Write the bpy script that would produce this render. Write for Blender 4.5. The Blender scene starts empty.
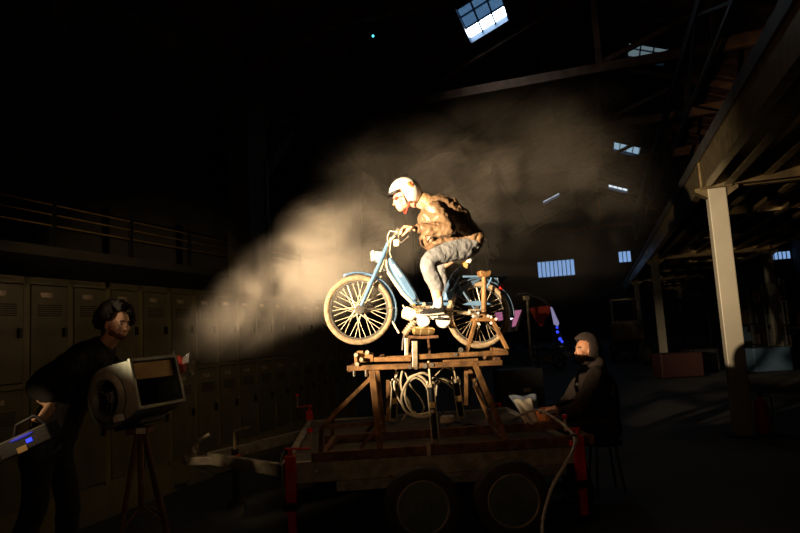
import bpy, math, random
from mathutils import Vector as V, Matrix
random.seed(7)
SC = bpy.context.scene
COL = SC.collection
# ------------------------------------------------------------------ camera
H = 1.55; FPX = 607.0
PIT = math.radians(6.3); ROL = math.radians(3.3); TH = math.radians(18)
_F = V((0, math.cos(PIT), math.sin(PIT))); _R0 = V((1, 0, 0)); _U0 = V((0, -math.sin(PIT), math.cos(PIT)))
_R = _R0*math.cos(ROL) - _U0*math.sin(ROL); _U = _U0*math.cos(ROL) + _R0*math.sin(ROL)
CAM = V((0, 0, H))
cd = bpy.data.cameras.new('camera'); cam = bpy.data.objects.new('camera', cd); COL.objects.link(cam)
cd.sensor_width = 36.0; cd.lens = 36.0*FPX/800.0; cd.clip_start = 0.05; cd.clip_end = 300
m = Matrix((_R, _U, -_F)).transposed().to_4x4(); m.translation = CAM
cam.matrix_world = m
SC.camera = cam
# ------------------------------------------------------------------ world, lights, exposure
w = bpy.data.worlds.new('night_hall_world'); SC.world = w; w.use_nodes = True
w.node_tree.nodes['Background'].inputs[0].default_value = (0.35, 0.5, 1.0, 1)
w.node_tree.nodes['Background'].inputs[1].default_value = 0.018
def lamp(name, kind, loc, energy, color, target=None, **kw):
    l = bpy.data.lights.new(name, kind); l.energy = energy; l.color = color
    for k, v in kw.items(): setattr(l, k, v)
    o = bpy.data.objects.new(name, l); COL.objects.link(o); o.location = loc
    if target is not None:
        o.rotation_euler = (V(target)-V(loc)).to_track_quat('-Z', 'Y').to_euler()
    return o
WARM = (1.0, 0.73, 0.43)
LP = (-3.6, 1.65, 2.0)
lamp('stage_spotlight', 'SPOT', LP, 9600, WARM, (0.10, 5.4, 2.42), spot_size=math.radians(35), spot_blend=1.0, shadow_soft_size=0.05)
lamp('spotlight_spill', 'SPOT', LP, 95, (1.0, .42, .22), (1.9, 5.4, 3.6), spot_size=math.radians(75), spot_blend=1.0, shadow_soft_size=0.08)
lamp('locker_fill_spot', 'SPOT', (-3.6, 1.7, 2.6), 1000, (1.0, .66, .30), (-4.85, 7.0, 2.75), spot_size=math.radians(24), spot_blend=1.0, shadow_soft_size=0.05)  # added unseen spot, brightens the upper lockers and gallery rail
lamp('drawbar_fill_spot', 'SPOT', (-3.6, 1.9, 1.9), 130, (1.0, .68, .36), (-1.6, 5.4, .5), spot_size=math.radians(15), spot_blend=1.0, shadow_soft_size=0.05)  # narrow spot added only to lift the coupling and drawbar
lamp('trailer_fill_light', 'POINT', (.2, 1.4, 1.5), 9, (1.0, 0.60, 0.30), shadow_soft_size=0.1)  # unseen warm fill added ahead of the camera for the trailer side
SC.view_settings.view_transform = 'Standard'
SC.view_settings.look = 'None'
SC.view_settings.gamma = 1.0
SC.view_settings.use_curve_mapping = False
SC.view_settings.exposure = 0.0

# ------------------------------------------------------------------ measuring helpers
def ray(x, y): return _F*FPX + _R*(x-400) - _U*(y-266.5)
def P(x, y, Y):
    d = ray(x, y); return CAM + d*(Y/d.y)
def PZ(x, y, z):
    d = ray(x, y); return CAM + d*((z-H)/d.z)
def W(s, n, z=0.0):
    return V((s*math.sin(TH)+n*math.cos(TH), s*math.cos(TH)-n*math.sin(TH), z))
HALL = Matrix.Rotation(-TH, 4, 'Z')          # local x = across the hall, local y = along it
class Plane:
    def __init__(self, px, py, Y, deg):
        self.o = P(px, py, Y); a = math.radians(deg)
        self.ex = V((math.cos(a), math.sin(a), 0)); self.ey = V((-math.sin(a), math.cos(a), 0)); self.ez = V((0, 0, 1))
    def __call__(self, x, y, t=0.0):
        d = ray(x, y); o = self.o + self.ey*t
        k = (o-CAM).dot(self.ey)/d.dot(self.ey)
        return CAM + d*k

# ------------------------------------------------------------------ materials
def mat(name, col, rough=0.6, metal=0.0, var=0.25, scale=8.0, bump=0.15, bscale=None, emit=None, estr=0.0, spec=None, col2=None, alpha=None, trans=0.0):
    M = bpy.data.materials.new(name); M.use_nodes = True
    nt = M.node_tree; b = nt.nodes['Principled BSDF']
    b.inputs['Roughness'].default_value = rough; b.inputs['Metallic'].default_value = metal
    if spec is not None: b.inputs['Specular IOR Level'].default_value = spec
    if trans: b.inputs['Transmission Weight'].default_value = trans
    tc = nt.nodes.new('ShaderNodeTexCoord')
    n = nt.nodes.new('ShaderNodeTexNoise'); n.inputs['Scale'].default_value = scale; n.inputs['Detail'].default_value = 6
    nt.links.new(tc.outputs['Object'], n.inputs['Vector'])
    r = nt.nodes.new('ShaderNodeValToRGB')
    c2 = col2 or tuple(max(0, c*(1-var)) for c in col); c1 = col if col2 else tuple(min(1, c*(1+var*.6)) for c in col)
    r.color_ramp.elements[0].position = .35; r.color_ramp.elements[0].color = (*c2, 1)
    r.color_ramp.elements[1].position = .65; r.color_ramp.elements[1].color = (*c1, 1)
    nt.links.new(n.outputs['Fac'], r.inputs['Fac']); nt.links.new(r.outputs['Color'], b.inputs['Base Color'])
    if bump:
        n2 = nt.nodes.new('ShaderNodeTexNoise'); n2.inputs['Scale'].default_value = bscale or scale*6; n2.inputs['Detail'].default_value = 4
        nt.links.new(tc.outputs['Object'], n2.inputs['Vector'])
        bp = nt.nodes.new('ShaderNodeBump'); bp.inputs['Strength'].default_value = bump; bp.inputs['Distance'].default_value = .02
        nt.links.new(n2.outputs['Fac'], bp.inputs['Height']); nt.links.new(bp.outputs['Normal'], b.inputs['Normal'])
    if emit:
        b.inputs['Emission Color'].default_value = (*emit, 1); b.inputs['Emission Strength'].default_value = estr
    return M
M = {}
M['concrete'] = mat('concrete', (.16, .15, .14), .85, scale=1.2, bump=.3)
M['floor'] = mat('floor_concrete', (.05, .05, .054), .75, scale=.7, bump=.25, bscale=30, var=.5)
M['darkconcrete'] = mat('dark_concrete', (.05, .047, .045), .9, scale=1.2, bump=.3)  # darker concrete tone for the gallery floor
M['plaster'] = mat('dark_plaster', (.11, .10, .10), .9, scale=.6)
M['brick'] = mat('brick', (.20, .10, .07), .9, scale=3)
M['boards'] = mat('roof_boards', (.16, .08, .055), .85, scale=1.3, var=.6)
M['timber'] = mat('timber', (.20, .10, .055), .75, scale=2.5, var=.4)
M['locker'] = mat('locker_paint', (.22, .20, .10), .45, scale=2.0, var=.25, bump=.05)
M['lockerdoor'] = mat('locker_door_paint', (.17, .155, .085), .4, scale=3.0, var=.3, bump=.05)
M['darkmetal'] = mat('dark_metal', (.035, .035, .04), .5, .6, scale=6)
M['blacksteel'] = mat('black_steel', (.02, .02, .025), .5, .5, scale=4)
M['railsteel'] = mat('rail_steel', (.35, .23, .09), .45, .1, scale=4)
M['galv'] = mat('galvanised_steel', (.22, .18, .11), .36, .85, scale=9, var=.3, bump=.05)
M['galvdeck'] = mat('galvanised_deck', (.15, .11, .06), .36, .8, scale=5, var=.4, bump=.05)
M['galvtrailer'] = mat('galvanised_trailer', (.34, .31, .25), .55, .45, scale=12, var=.35, bump=.1)
M['postpaint'] = mat('post_paint', (.20, .19, .16), .5, scale=2, var=.12, bump=.03)
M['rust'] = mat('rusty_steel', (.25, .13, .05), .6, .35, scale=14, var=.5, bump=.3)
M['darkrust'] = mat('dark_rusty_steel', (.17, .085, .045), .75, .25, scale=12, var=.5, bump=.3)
M['rawsteel'] = mat('raw_steel', (.58, .50, .38), .4, .6, scale=20, var=.35, bump=.1)
M['chrome'] = mat('chrome', (.85, .82, .76), .16, .9, var=.08, bump=0)
M['spoke'] = mat('pale_spoke_steel', (.85, .76, .56), .4, .15, var=.05, bump=0)
M['brass'] = mat('brass', (.75, .52, .22), .3, .8, var=.2, bump=.03)
M['blue'] = mat('sky_blue_paint', (.11, .22, .40), .3, .1, var=.12, scale=15, bump=.02)
M['paleblue'] = mat('pale_blue_paint', (.30, .40, .47), .3, .1, var=.12, scale=15, bump=.02)
M['navy'] = mat('dark_blue_paint', (.06, .11, .19), .35, .1, var=.15, scale=15, bump=.02)
M['cream'] = mat('cream_enamel', (.80, .70, .50), .35, var=.1, bump=.02)
M['white'] = mat('white_enamel', (.84, .83, .78), .25, var=.05, bump=.0)
M['tyrewhite'] = mat('cream_tyre_rubber', (.30, .225, .14), .8, scale=30, var=.35, bump=.3)
M['rubber'] = mat('black_rubber', (.035, .033, .03), .75, scale=20, bump=.4)
M['black'] = mat('black_plastic', (.018, .018, .02), .5, bump=.05)
M['leather'] = mat('brown_leather', (.175, .11, .065), .40, scale=4, var=.2, bump=.35, bscale=26)
M['leatherlight'] = mat('tan_leather', (.32, .19, .095), .42, scale=9, var=.35, bump=.3, bscale=26)
M['denim'] = mat('grey_denim', (.18, .19, .21), .85, scale=5, var=.12, bump=.5, bscale=30)
M['skin'] = mat('skin', (.62, .38, .26), .5, var=.08, bump=.04)
M['skindark'] = mat('tanned_skin', (.36, .17, .095), .55, var=.08, bump=.04)
M['eyewhite'] = mat('eye_white', (.35, .30, .26), .3, var=.05, bump=0)
M['hair'] = mat('dark_hair', (.007, .005, .005), .95, scale=40, bump=.6)
M['stubble'] = mat('beard_stubble', (.13, .06, .035), .8, scale=60, bump=.3)
M['blackcloth'] = mat('black_cloth', (.016, .014, .015), .9, scale=8, bump=.4, bscale=20)
M['hoodie'] = mat('dark_brown_cloth', (.018, .010, .008), .9, scale=8, bump=.4, bscale=20)
M['sock'] = mat('white_cotton', (.80, .77, .70), .85, bump=.3)
M['helmetwhite'] = mat('white_helmet_shell', (.86, .84, .80), .16, var=.02, bump=0)
M['orange'] = mat('orange_paint', (.80, .26, .07), .4, var=.15, bump=0)
M['red'] = mat('red_paint', (.55, .03, .02), .4, var=.2, bump=.02)
M['redglossy'] = mat('glossy_red_plastic', (.85, .03, .02), .25, var=.05, bump=0)
M['redfabric'] = mat('dark_red_fabric', (.45, .05, .03), .8, bump=.2)
M['darkred'] = mat('dark_red_plastic', (.03, .005, .005), .7)
M['hose'] = mat('cream_hose', (.66, .58, .42), .35, var=.1, bump=0)
M['blackhose'] = mat('black_hose', (.03, .03, .03), .4, bump=0)
M['greyhose'] = mat('grey_hose', (.46, .45, .42), .4, var=.1, bump=0)
M['fangrey'] = mat('pale_grey_metal', (.24, .27, .23), .5, .2, var=.2, scale=12, bump=.05)
M['fandark'] = mat('dark_grey_metal', (.10, .13, .13), .5, .3, var=.2, bump=.05)
M['label'] = mat('yellowed_paper', (.48, .33, .14), .8, var=.2, bump=0)
M['deck'] = mat('plywood_deck', (.095, .08, .062), .9, scale=5, var=.4, bump=.3)
M['cloth'] = mat('pale_cloth', (.78, .74, .62), .85, var=.1, bump=.2)
M['bluecloth'] = mat('grey_blue_cloth', (.18, .22, .30), .85, var=.2, bump=.2)
M['orangebox'] = mat('orange_box_paint', (.42, .12, .03), .6, var=.25, bump=.05)
M['goggle'] = mat('red_lens', (.45, .03, .03), .15, var=.05, bump=0)
M['glass'] = mat('clear_plastic', (.8, .8, .8), .1, var=.02, bump=0, trans=.9)
M['headlens'] = mat('headlight_glass', (.9, .9, .85), .12, .3, var=.02, bump=0)
M['yellowdull'] = mat('dull_yellow_paint', (.22, .14, .05), .6, var=.3, bump=.05)
M['card'] = mat('brown_cardboard', (.05, .032, .02), .85, var=.3)
def emat(name, col, s):
    m_ = bpy.data.materials.new(name); m_.use_nodes = True
    b = m_.node_tree.nodes['Principled BSDF']; b.inputs['Base Color'].default_value = (*[c*.3 for c in col], 1)
    b.inputs['Emission Color'].default_value = (*col, 1); b.inputs['Emission Strength'].default_value = s; return m_
M['skywhite'] = emat('bright_daylight_pane', (.80, .92, 1.0), 9.0)
M['skystrip'] = emat('daylight_pane', (.78, .90, 1.0), 1.0)
M['skyblue'] = emat('blue_daylight_pane', (.26, .46, .85), .75)
M['skydim'] = emat('dim_daylight_pane', (.42, .60, .68), .22)
M['skymid'] = emat('grey_daylight_pane', (.40, .62, .80), .55)
def grimy():
    m_ = emat('grimy_daylight_pane', (.12, .28, .52), .55); nt = m_.node_tree; b = nt.nodes['Principled BSDF']
    tc = nt.nodes.new('ShaderNodeTexCoord'); n = nt.nodes.new('ShaderNodeTexBrick')
    n.inputs['Scale'].default_value = 9; n.inputs['Color1'].default_value = (.16, .34, .60, 1); n.inputs['Color2'].default_value = (.08, .20, .40, 1); n.inputs['Mortar'].default_value = (.03, .08, .18, 1)
    nt.links.new(tc.outputs['Object'], n.inputs['Vector']); nt.links.new(n.outputs['Color'], b.inputs['Emission Color']); return m_
M['grimy'] = grimy()
M['ledblue'] = emat('blue_led', (.03, .06, 1.0), 1.4)
M['ledglow'] = emat('blue_glowing_plastic', (.05, .05, .55), .45)
M['pink'] = emat('pink_screen', (.62, .20, .38), .55)
M['whitelamp'] = emat('white_lamp', (.9, .85, 1), 1.6)
M['lilac'] = emat('lilac_lit_strip', (.45, .42, .75), .45)
M['cyanled'] = emat('cyan_led', (.1, .8, 1), 2)

# ------------------------------------------------------------------ mesh builder
class MB:
    def __init__(self, m=None): self.v = []; self.f = []; self.m = m
    def add(self, vs, fs):
        n = len(self.v)
        self.v += [(self.m @ V(p)) if self.m else V(p) for p in vs]
        self.f += [tuple(i+n for i in f) for f in fs]; return self
    def obox(self, c, ax, ay, az):
        c = V(c); ax = V(ax); ay = V(ay); az = V(az)
        vs = [c+ax*i+ay*j+az*k for i in (-1, 1) for j in (-1, 1) for k in (-1, 1)]
        return self.add(vs, [(0, 1, 3, 2), (4, 6, 7, 5), (0, 4, 5, 1), (2, 3, 7, 6), (0, 2, 6, 4), (1, 5, 7, 3)])
    def box(self, c, s): return self.obox(c, (s[0]/2, 0, 0), (0, s[1]/2, 0), (0, 0, s[2]/2))
    def bx(self, x0, x1, y0, y1, z0, z1): return self.box(((x0+x1)/2, (y0+y1)/2, (z0+z1)/2), (x1-x0, y1-y0, z1-z0))
    def beam(self, p, q, a, b, up=(0, 0, 1)):
        p = V(p); q = V(q); d = (q-p); l = d.length; d.normalize(); up = V(up)
        s = d.cross(up)
        if s.length < 1e-3: s = d.cross(V((0, 1, 0)))
        s.normalize(); u = s.cross(d).normalized()
        return self.obox((p+q)/2, d*l/2, s*a/2, u*b/2)
    def tube(self, pts, r, n=8, closed=False, rs=None):
        pts = [V(p) for p in pts]; L = len(pts); vs = []; fs = []
        prev = None
        for i, p in enumerate(pts):
            if closed: t = pts[(i+1) % L]-pts[i-1]
            else: t = pts[min(i+1, L-1)]-pts[max(i-1, 0)]
            t.normalize()
            if prev is None:
                a = t.cross(V((0, 0, 1)));
                if a.length < .1: a = t.cross(V((0, 1, 0)))
            else: a = prev - t*prev.dot(t)
            a.normalize(); prev = a; b = t.cross(a)
            rr = rs[i] if rs else r
            for k in range(n):
                an = 2*math.pi*k/n; vs.append(p+a*math.cos(an)*rr+b*math.sin(an)*rr)
        for i in range(L if closed else L-1):
            j = (i+1) % L
            for k in range(n):
                fs.append((i*n+k, i*n+(k+1) % n, j*n+(k+1) % n, j*n+k))
        if not closed:
            fs.append(tuple(range(n))[::-1]); fs.append(tuple((L-1)*n+k for k in range(n)))
        return self.add(vs, fs)
    def cyl(self, p, q, r, r2=None, n=16): return self.tube([p, q], r, n, rs=[r, r if r2 is None else r2])
    def lathe(self, prof, o, ax, n=32, closed=False):
        """prof: list of (radius, height along ax)"""
        o = V(o); ax = V(ax).normalized(); a = ax.cross(V((0, 0, 1)))
        if a.length < .1: a = ax.cross(V((1, 0, 0)))
        a.normalize(); b = ax.cross(a); L = len(prof); vs = []; fs = []
        for r, h in prof:
            for k in range(n):
                an = 2*math.pi*k/n; vs.append(o+ax*h+a*math.cos(an)*r+b*math.sin(an)*r)
        for i in range(L if closed else L-1):
            j = (i+1) % L
            for k in range(n): fs.append((i*n+k, i*n+(k+1) % n, j*n+(k+1) % n, j*n+k))
        if not closed:
            fs.append(tuple(range(n))[::-1]); fs.append(tuple((L-1)*n+k for k in range(n)))
        return self.add(vs, fs)
    def prism(self, poly, d):
        """poly: 3D points, extruded by +-d/2"""
        poly = [V(p) for p in poly]; d = V(d)/2; n = len(poly)
        vs = [p-d for p in poly]+[p+d for p in poly]
        fs = [tuple(range(n))[::-1], tuple(range(n, 2*n))]+[(i, (i+1) % n, n+(i+1) % n, n+i) for i in range(n)]
        return self.add(vs, fs)
    def ell(self, c, ax, ay, az, nu=16, nv=10, keep=None):
        c = V(c); ax = V(ax); ay = V(ay); az = V(az); vs = []; fs = []
        for j in range(nv+1):
            ph = math.pi*j/nv
            for i in range(nu):
                t = 2*math.pi*i/nu
                vs.append(c+ax*(math.sin(ph)*math.cos(t))+ay*(math.sin(ph)*math.sin(t))+az*math.cos(ph))
        for j in range(nv):
            for i in range(nu):
                q = (j*nu+i, j*nu+(i+1) % nu, (j+1)*nu+(i+1) % nu, (j+1)*nu+i)
                if keep:
                    cc = sum((vs[k] for k in q), V())/4-c
                    if not keep(cc): continue
                fs.append(q)
        return self.add(vs, fs)
    def ball(self, c, r, n=12): return self.ell(c, (r, 0, 0), (0, r, 0), (0, 0, r), n, max(6, n//2))
    def loft(self, pts, rad, side, n=20, sub=5):
        """smooth limb: pts joint list, rad list of (a along side, b across), side vector"""
        pts = [V(p) for p in pts]; side = V(side).normalized(); L = len(pts)
        def cr(a, b, c, d, t): return .5*((2*b)+(c-a)*t+(2*a-5*b+4*c-d)*t*t+(3*b-a-3*c+d)*t**3)
        P_ = []; R_ = []
        for i in range(L-1):
            i0 = max(i-1, 0); i3 = min(i+2, L-1)
            for k in range(sub):
                t = k/sub
                P_.append(cr(pts[i0], pts[i], pts[i+1], pts[i3], t))
                R_.append((rad[i][0]*(1-t)+rad[i+1][0]*t, rad[i][1]*(1-t)+rad[i+1][1]*t))
        P_.append(pts[-1]); R_.append(rad[-1])
        d0 = (P_[0]-P_[1]).normalized(); d1 = (P_[-1]-P_[-2]).normalized()
        a0 = min(R_[0]); a1 = min(R_[-1])
        Pn = [P_[0]+d0*a0*.75, P_[0]+d0*a0*.5]+P_+[P_[-1]+d1*a1*.5, P_[-1]+d1*a1*.75]
        Rn = [(R_[0][0]*.4, R_[0][1]*.4), (R_[0][0]*.8, R_[0][1]*.8)]+R_+[(R_[-1][0]*.8, R_[-1][1]*.8), (R_[-1][0]*.4, R_[-1][1]*.4)]
        vs = []; fs = []; N = len(Pn)
        for i, p in enumerate(Pn):
            t = (Pn[min(i+1, N-1)]-Pn[max(i-1, 0)]).normalized()
            s = side - t*side.dot(t); s.normalize(); u = t.cross(s)
            for k in range(n):
                an = 2*math.pi*k/n; vs.append(p+s*math.cos(an)*Rn[i][0]+u*math.sin(an)*Rn[i][1])
        for i in range(N-1):
            for k in range(n): fs.append((i*n+k, i*n+(k+1) % n, (i+1)*n+(k+1) % n, (i+1)*n+k))
        fs.append(tuple(range(n))[::-1]); fs.append(tuple((N-1)*n+k for k in range(n)))
        return self.add(vs, fs)
    def obj(self, name, m, parent=None, smooth=False, bevel=0, remesh=0, wrinkle=0, wscale=.12, solid=0, fix=True):
        me = bpy.data.meshes.new(name)
        o = bpy.data.objects.new(name, me); COL.objects.link(o)
        off = V((0, 0, 0))
        if parent is not None:
            o.parent = parent; q = parent
            while q is not None: off += q.location; q = q.parent
        me.from_pydata([tuple(p-off) for p in self.v], [], self.f); me.update()
        if fix:
            import bmesh
            bm = bmesh.new(); bm.from_mesh(me); bmesh.ops.recalc_face_normals(bm, faces=bm.faces); bm.to_mesh(me); bm.free()
        me.materials.append(M[m] if isinstance(m, str) else m)
        if smooth and not remesh:
            me.polygons.foreach_set('use_smooth', [True]*len(me.polygons))
            try: me.set_sharp_from_angle(angle=math.radians(40))
            except Exception: pass
        if solid:
            md = o.modifiers.new('solid', 'SOLIDIFY'); md.thickness = solid; md.offset = 0
        if remesh:
            md = o.modifiers.new('remesh', 'REMESH'); md.mode = 'VOXEL'; md.voxel_size = remesh; md.use_smooth_shade = True
            md = o.modifiers.new('smooth', 'SMOOTH'); md.iterations = 6 if wrinkle else 3; md.factor = .5
        if wrinkle:
            t = bpy.data.textures.new('folds', 'CLOUDS'); t.noise_scale = wscale; t.noise_depth = 2
            md = o.modifiers.new('folds', 'DISPLACE'); md.texture = t; md.strength = wrinkle; md.mid_level = .5; md.texture_coords = 'GLOBAL'
        if bevel:
            md = o.modifiers.new('bevel', 'BEVEL'); md.width = bevel; md.segments = 2; md.limit_method = 'ANGLE'
        return o
def thing(name, label, cat, loc=(0, 0, 0), group=None):
    o = bpy.data.objects.new(name, None); COL.objects.link(o); o.location = loc
    o.empty_display_size = .1
    return tag(o, label, cat, group)
def tag(o, label, cat, group=None, kind=None):
    o['label'] = label; o['category'] = cat
    if group: o['group'] = group
    if kind: o['kind'] = kind
    return o
def struct(o): o['kind'] = 'structure'; return o
def dup(o, parent=None):
    c = o.copy(); COL.objects.link(c)
    if parent is not None: c.parent = parent
    for ch in list(o.children): dup(ch, c)
    return c
def arc(o, ex, ez, r, a0, a1, n=24):
    o = V(o); return [o+V(ex)*(r*math.cos(math.radians(a0+(a1-a0)*i/n)))+V(ez)*(r*math.sin(math.radians(a0+(a1-a0)*i/n))) for i in range(n+1)]
def HB(): return MB(HALL)      # builder in hall coordinates: (n, s, z)

# ================================================================== THE SETTING
NR, ZR, PITCH = 0.7, 13.5, 0.404
def roofz(n): return ZR-abs(n-NR)*PITCH
S1 = 60.0; NL = -14.0; NRW = 16.0; S0 = -5.0
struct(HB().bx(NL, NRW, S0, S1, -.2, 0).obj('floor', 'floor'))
struct(HB().bx(NL-.3, NL, S0, S1, 0, 12).obj('wall_left', 'plaster'))
struct(HB().bx(NRW, NRW+.3, S0, S1, 0, 12).obj('wall_right', 'plaster'))
struct(HB().bx(NL, NRW, S1, S1+.3, 0, 14).obj('wall_back', 'plaster'))
struct(HB().bx(NL, NRW, S0-.3, S0, 0, 14).obj('wall_front', 'plaster'))
# roof with openings for the skylights; each slope is laid in strips
SKY_L = [(-3.55, -2.15, 18.1, 20.5), (-3.75, -2.35, 50.0, 51.2)]
SKY_R = [(2.05, 3.5, 25.6, 27.3), (1.75, 3.3, 40.3, 42.6), (1.55, 3.05, 53.2, 55.0)]
def slope(n0, n1, holes, name):
    b = HB()
    cuts_n = sorted({n0, n1, *[h[0] for h in holes], *[h[1] for h in holes]})
    cuts_s = sorted({S0, S1, *[h[2] for h in holes], *[h[3] for h in holes]})
    for a, c in zip(cuts_n, cuts_n[1:]):
        for d, e in zip(cuts_s, cuts_s[1:]):
            mn, ms = (a+c)/2, (d+e)/2
            if any(h[0] < mn < h[1] and h[2] < ms < h[3] for h in holes): continue
            z0, z1 = roofz(a), roofz(c)
            vs = [(a, d, z0), (c, d, z1), (c, e, z1), (a, e, z0), (a, d, z0+.12), (c, d, z1+.12), (c, e, z1+.12), (a, e, z0+.12)]
            b.add(vs, [(3, 2, 1, 0), (4, 5, 6, 7), (0, 1, 5, 4), (1, 2, 6, 5), (2, 3, 7, 6), (3, 0, 4, 7)])
    return struct(b.obj(name, 'boards', fix=False))
slope(NL, NR, SKY_L, 'ceiling_left_slope'); slope(NR, NRW, SKY_R, 'ceiling_right_slope')
def skylight(k, h, cols, rows, mats):
    n0, n1, s0, s1 = h
    root = HB()
    g = (n1-n0)/cols; q = (s1-s0)/rows
    def pt(n, s, dz=0): return (n, s, roofz(n)+dz)
    for i in range(cols+1):
        n = n0+g*i; root.beam(pt(n, s0, .04), pt(n, s1, .04), .05, .12)
    for j in range(rows+1):
        s = s0+q*j; root.beam(pt(n0, s, .04), pt(n1, s, .04), .04, .09)
    # the deep reveal round the opening
    for n in (n0, n1): root.beam(pt(n, s0, .0), pt(n, s1, .0), .05, .3)
    for s in (s0, s1): root.beam(pt(n0, s, .0), pt(n1, s, .0), .05, .3)
    fr = struct(root.obj('window_%d' % k, 'navy'))
    for j in range(rows):
        for i in range(cols):
            a, c = n0+g*i, n0+g*(i+1); d, e = s0+q*j, s0+q*(j+1)
            b = HB(); b.add([pt(a, d, .05), pt(c, d, .05), pt(c, e, .05), pt(a, e, .05), pt(a, d, .06), pt(c, d, .06), pt(c, e, .06), pt(a, e, .06)],
                            [(3, 2, 1, 0), (4, 5, 6, 7), (0, 1, 5, 4), (1, 2, 6, 5), (2, 3, 7, 6), (3, 0, 4, 7)])
            b.obj('pane', mats[j], fr)
skylight(1, SKY_L[0], 3, 3, ['grimy', 'grimy', 'skywhite'])
skylight(2, SKY_L[1], 2, 1, ['skystrip'])
skylight(3, SKY_R[0], 3, 2, ['skydim', 'skydim'])
skylight(4, SKY_R[1], 4, 1, ['skymid'])
skylight(5, SKY_R[2], 4, 1, ['skystrip'])
def gable_window(k, n0, n1, z0, z1, bars, m_):
    b = HB()
    for i in range(bars+1): b.bx(n0+(n1-n0)*i/bars-.035, n0+(n1-n0)*i/bars+.035, S1-.16, S1-.02, z0, z1)
    for z in (z0, z1): b.bx(n0, n1, S1-.16, S1-.02, z-.06, z+.06)
    fr = struct(b.obj('window_%d' % k, 'navy'))
    HB().bx(n0, n1, S1-.08, S1-.04, z0, z1).obj('pane', m_, fr)
gable_window(6, -5.45, -2.0, 6.1, 7.7, 9, 'skyblue')
gable_window(7, 14.0, 15.9, 6.0, 6.75, 6, 'skyblue')
gable_window(8, 2.0, 3.1, 6.9, 8.0, 3, 'skyblue')

# ---- roof trusses: one thing each, cut of timbers
def truss(s, label):
    t = thing('roof_truss', label, 'truss', W(s, NR, 10.2), 'timber roof trusses')
    for n0, n1 in ((-9, NR), (NR, 10.4)):
        a = (n0, s, roofz(n0)-.28); c = (n1, s, roofz(n1)-.28)
        HB().beam(a, c, .2, .3).obj('rafter', 'timber', t)
    HB().beam((-7.4, s, 10.2), (8.8, s, 10.2), .22, .32).obj('tie_beam', 'timber', t)
    HB().beam((NR, s, 10.3), (NR, s, 13.1), .2, .2).obj('king_post', 'timber', t)
    for d in (1,):
        HB().beam((NR+d*.1, s, 10.4), (NR+d*3.6, s, roofz(NR+3.6)-.4), .16, .16).obj('strut', 'timber', t)
        HB().beam((NR+d*3.6, s, 10.3), (NR+d*3.6, s, roofz(NR+3.6)-.3), .14, .18).obj('queen_post', 'timber', t)
        HB().beam((NR+d*3.7, s, 10.4), (NR+d*6.4, s, roofz(NR+6.4)-.4), .14, .14).obj('strut', 'timber', t)
names = ['timber roof truss just out of view above the near bays', 'timber roof truss nearest the camera crossing in front of the dim skylight', 'second timber roof truss beyond the dim skylight', 'third timber roof truss, between the dim skylight and the next roof strip',
         'farthest timber roof truss by the rear gable wall']
for s, l in zip((14.7, 21.3, 27.9, 34.5, 58.0), names):
    truss(s, l)
# purlins
pl_b = HB()
for n in (-7.6, -5.5, -1.4, NR, 4.1, 6.2, 8.4):
    pl_b.beam((n, S0+.3, roofz(n)-.1), (n, S1-.3, roofz(n)-.1), .14, .18)
for s in [x*1.05+14 for x in range(42)]:
    if any(h[2]-.15 < s < h[3]+.15 for h in SKY_R): continue
    pl_b.beam((NR, s, roofz(NR)-.02), (10, s, roofz(10)-.02), .07, .06)
struct(pl_b.obj('ceiling_purlins', 'timber'))

# ---- steel lattice girder hung along the hall
t = thing('lattice_girder', 'black steel lattice girder running along the hall under the right roof slope', 'girder', W(20, 3, 7.6))
HB().beam((3.0, 6, 9.25), (3.0, 50, 9.25), .16, .28).obj('top_chord', 'blacksteel', t)
HB().beam((3.0, 6, 7.65), (3.0, 50, 7.65), .08, .10).obj('bottom_chord', 'blacksteel', t)
for i in range(6):
    s = 9.5+i*7.0
    HB().beam((3, s, 9.2), (3, s+3.5, 7.7), .09, .13).obj('diagonal', 'blacksteel', t)
    HB().beam((3, s+7.0, 9.2), (3, s+3.5, 7.7), .05, .07).obj('diagonal', 'blacksteel', t)

# ---- left side: crane girder, columns, aisle roof, gallery rail
cols = []
for i, s in enumerate((15.0, 22.4, 29.8, 37.2, 44.6, 52.0)):
    lab = ['broad concrete column with a pale steel strip, left of the smoke', 'slimmer looking concrete column just right of the strip column', 'concrete column dim behind the smoke cloud', 'concrete column fourth along the left side, lost in smoke', 'concrete column fifth along the left side, in the dark', 'last concrete column along the left side, by the gable'][i]
    t = thing('column', lab, 'column', W(s, -9.3, 0), 'concrete columns on the left')
    HB().bx(-9.75, -9.0, s-.5, s+.5, 0, 8.45).obj('shaft', 'concrete', t, bevel=.03)
    HB().bx(-9.85, -8.9, s-.65, s+.65, 7.9, 8.45).obj('capital', 'concrete', t, bevel=.03)
    HB().bx(-9.0, -8.93, s+.32, s+.47, 0, 6.9).obj('corner_strip', 'postpaint', t)
    HB().beam((-9.3, s+.4, 6.2), (-9.3, s+2.6, 8.4), .3, .3).obj('knee_brace', 'concrete', t)
g_ = HB()
g_.bx(-9.6, -9.0, S0+.4, S1-.4, 8.45, 8.75)
for i in range(9):
    g_.bx(-9.45, -9.1, i*7.4-5+.8, i*7.4-5+6.9, 8.75, 9.75)
g_.bx(-9.55, -9.0, S0+.4, S1-.4, 9.75, 9.95)
struct(g_.obj('trim_crane_beam', 'concrete'))
a_ = HB(); a_.bx(NL, -9.6, S0, S1, 8.3, 8.45)
for i in range(9): a_.bx(NL, -9.6, i*7.4-4.2-2, i*7.4-3.8-2, 7.8, 8.3)
struct(a_.obj('ceiling_aisle', 'plaster'))
struct(HB().bx(NL, -10.15, S0+.5, S1-.5, 3.45, 3.65).obj('floor_gallery', 'darkconcrete'))
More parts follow.
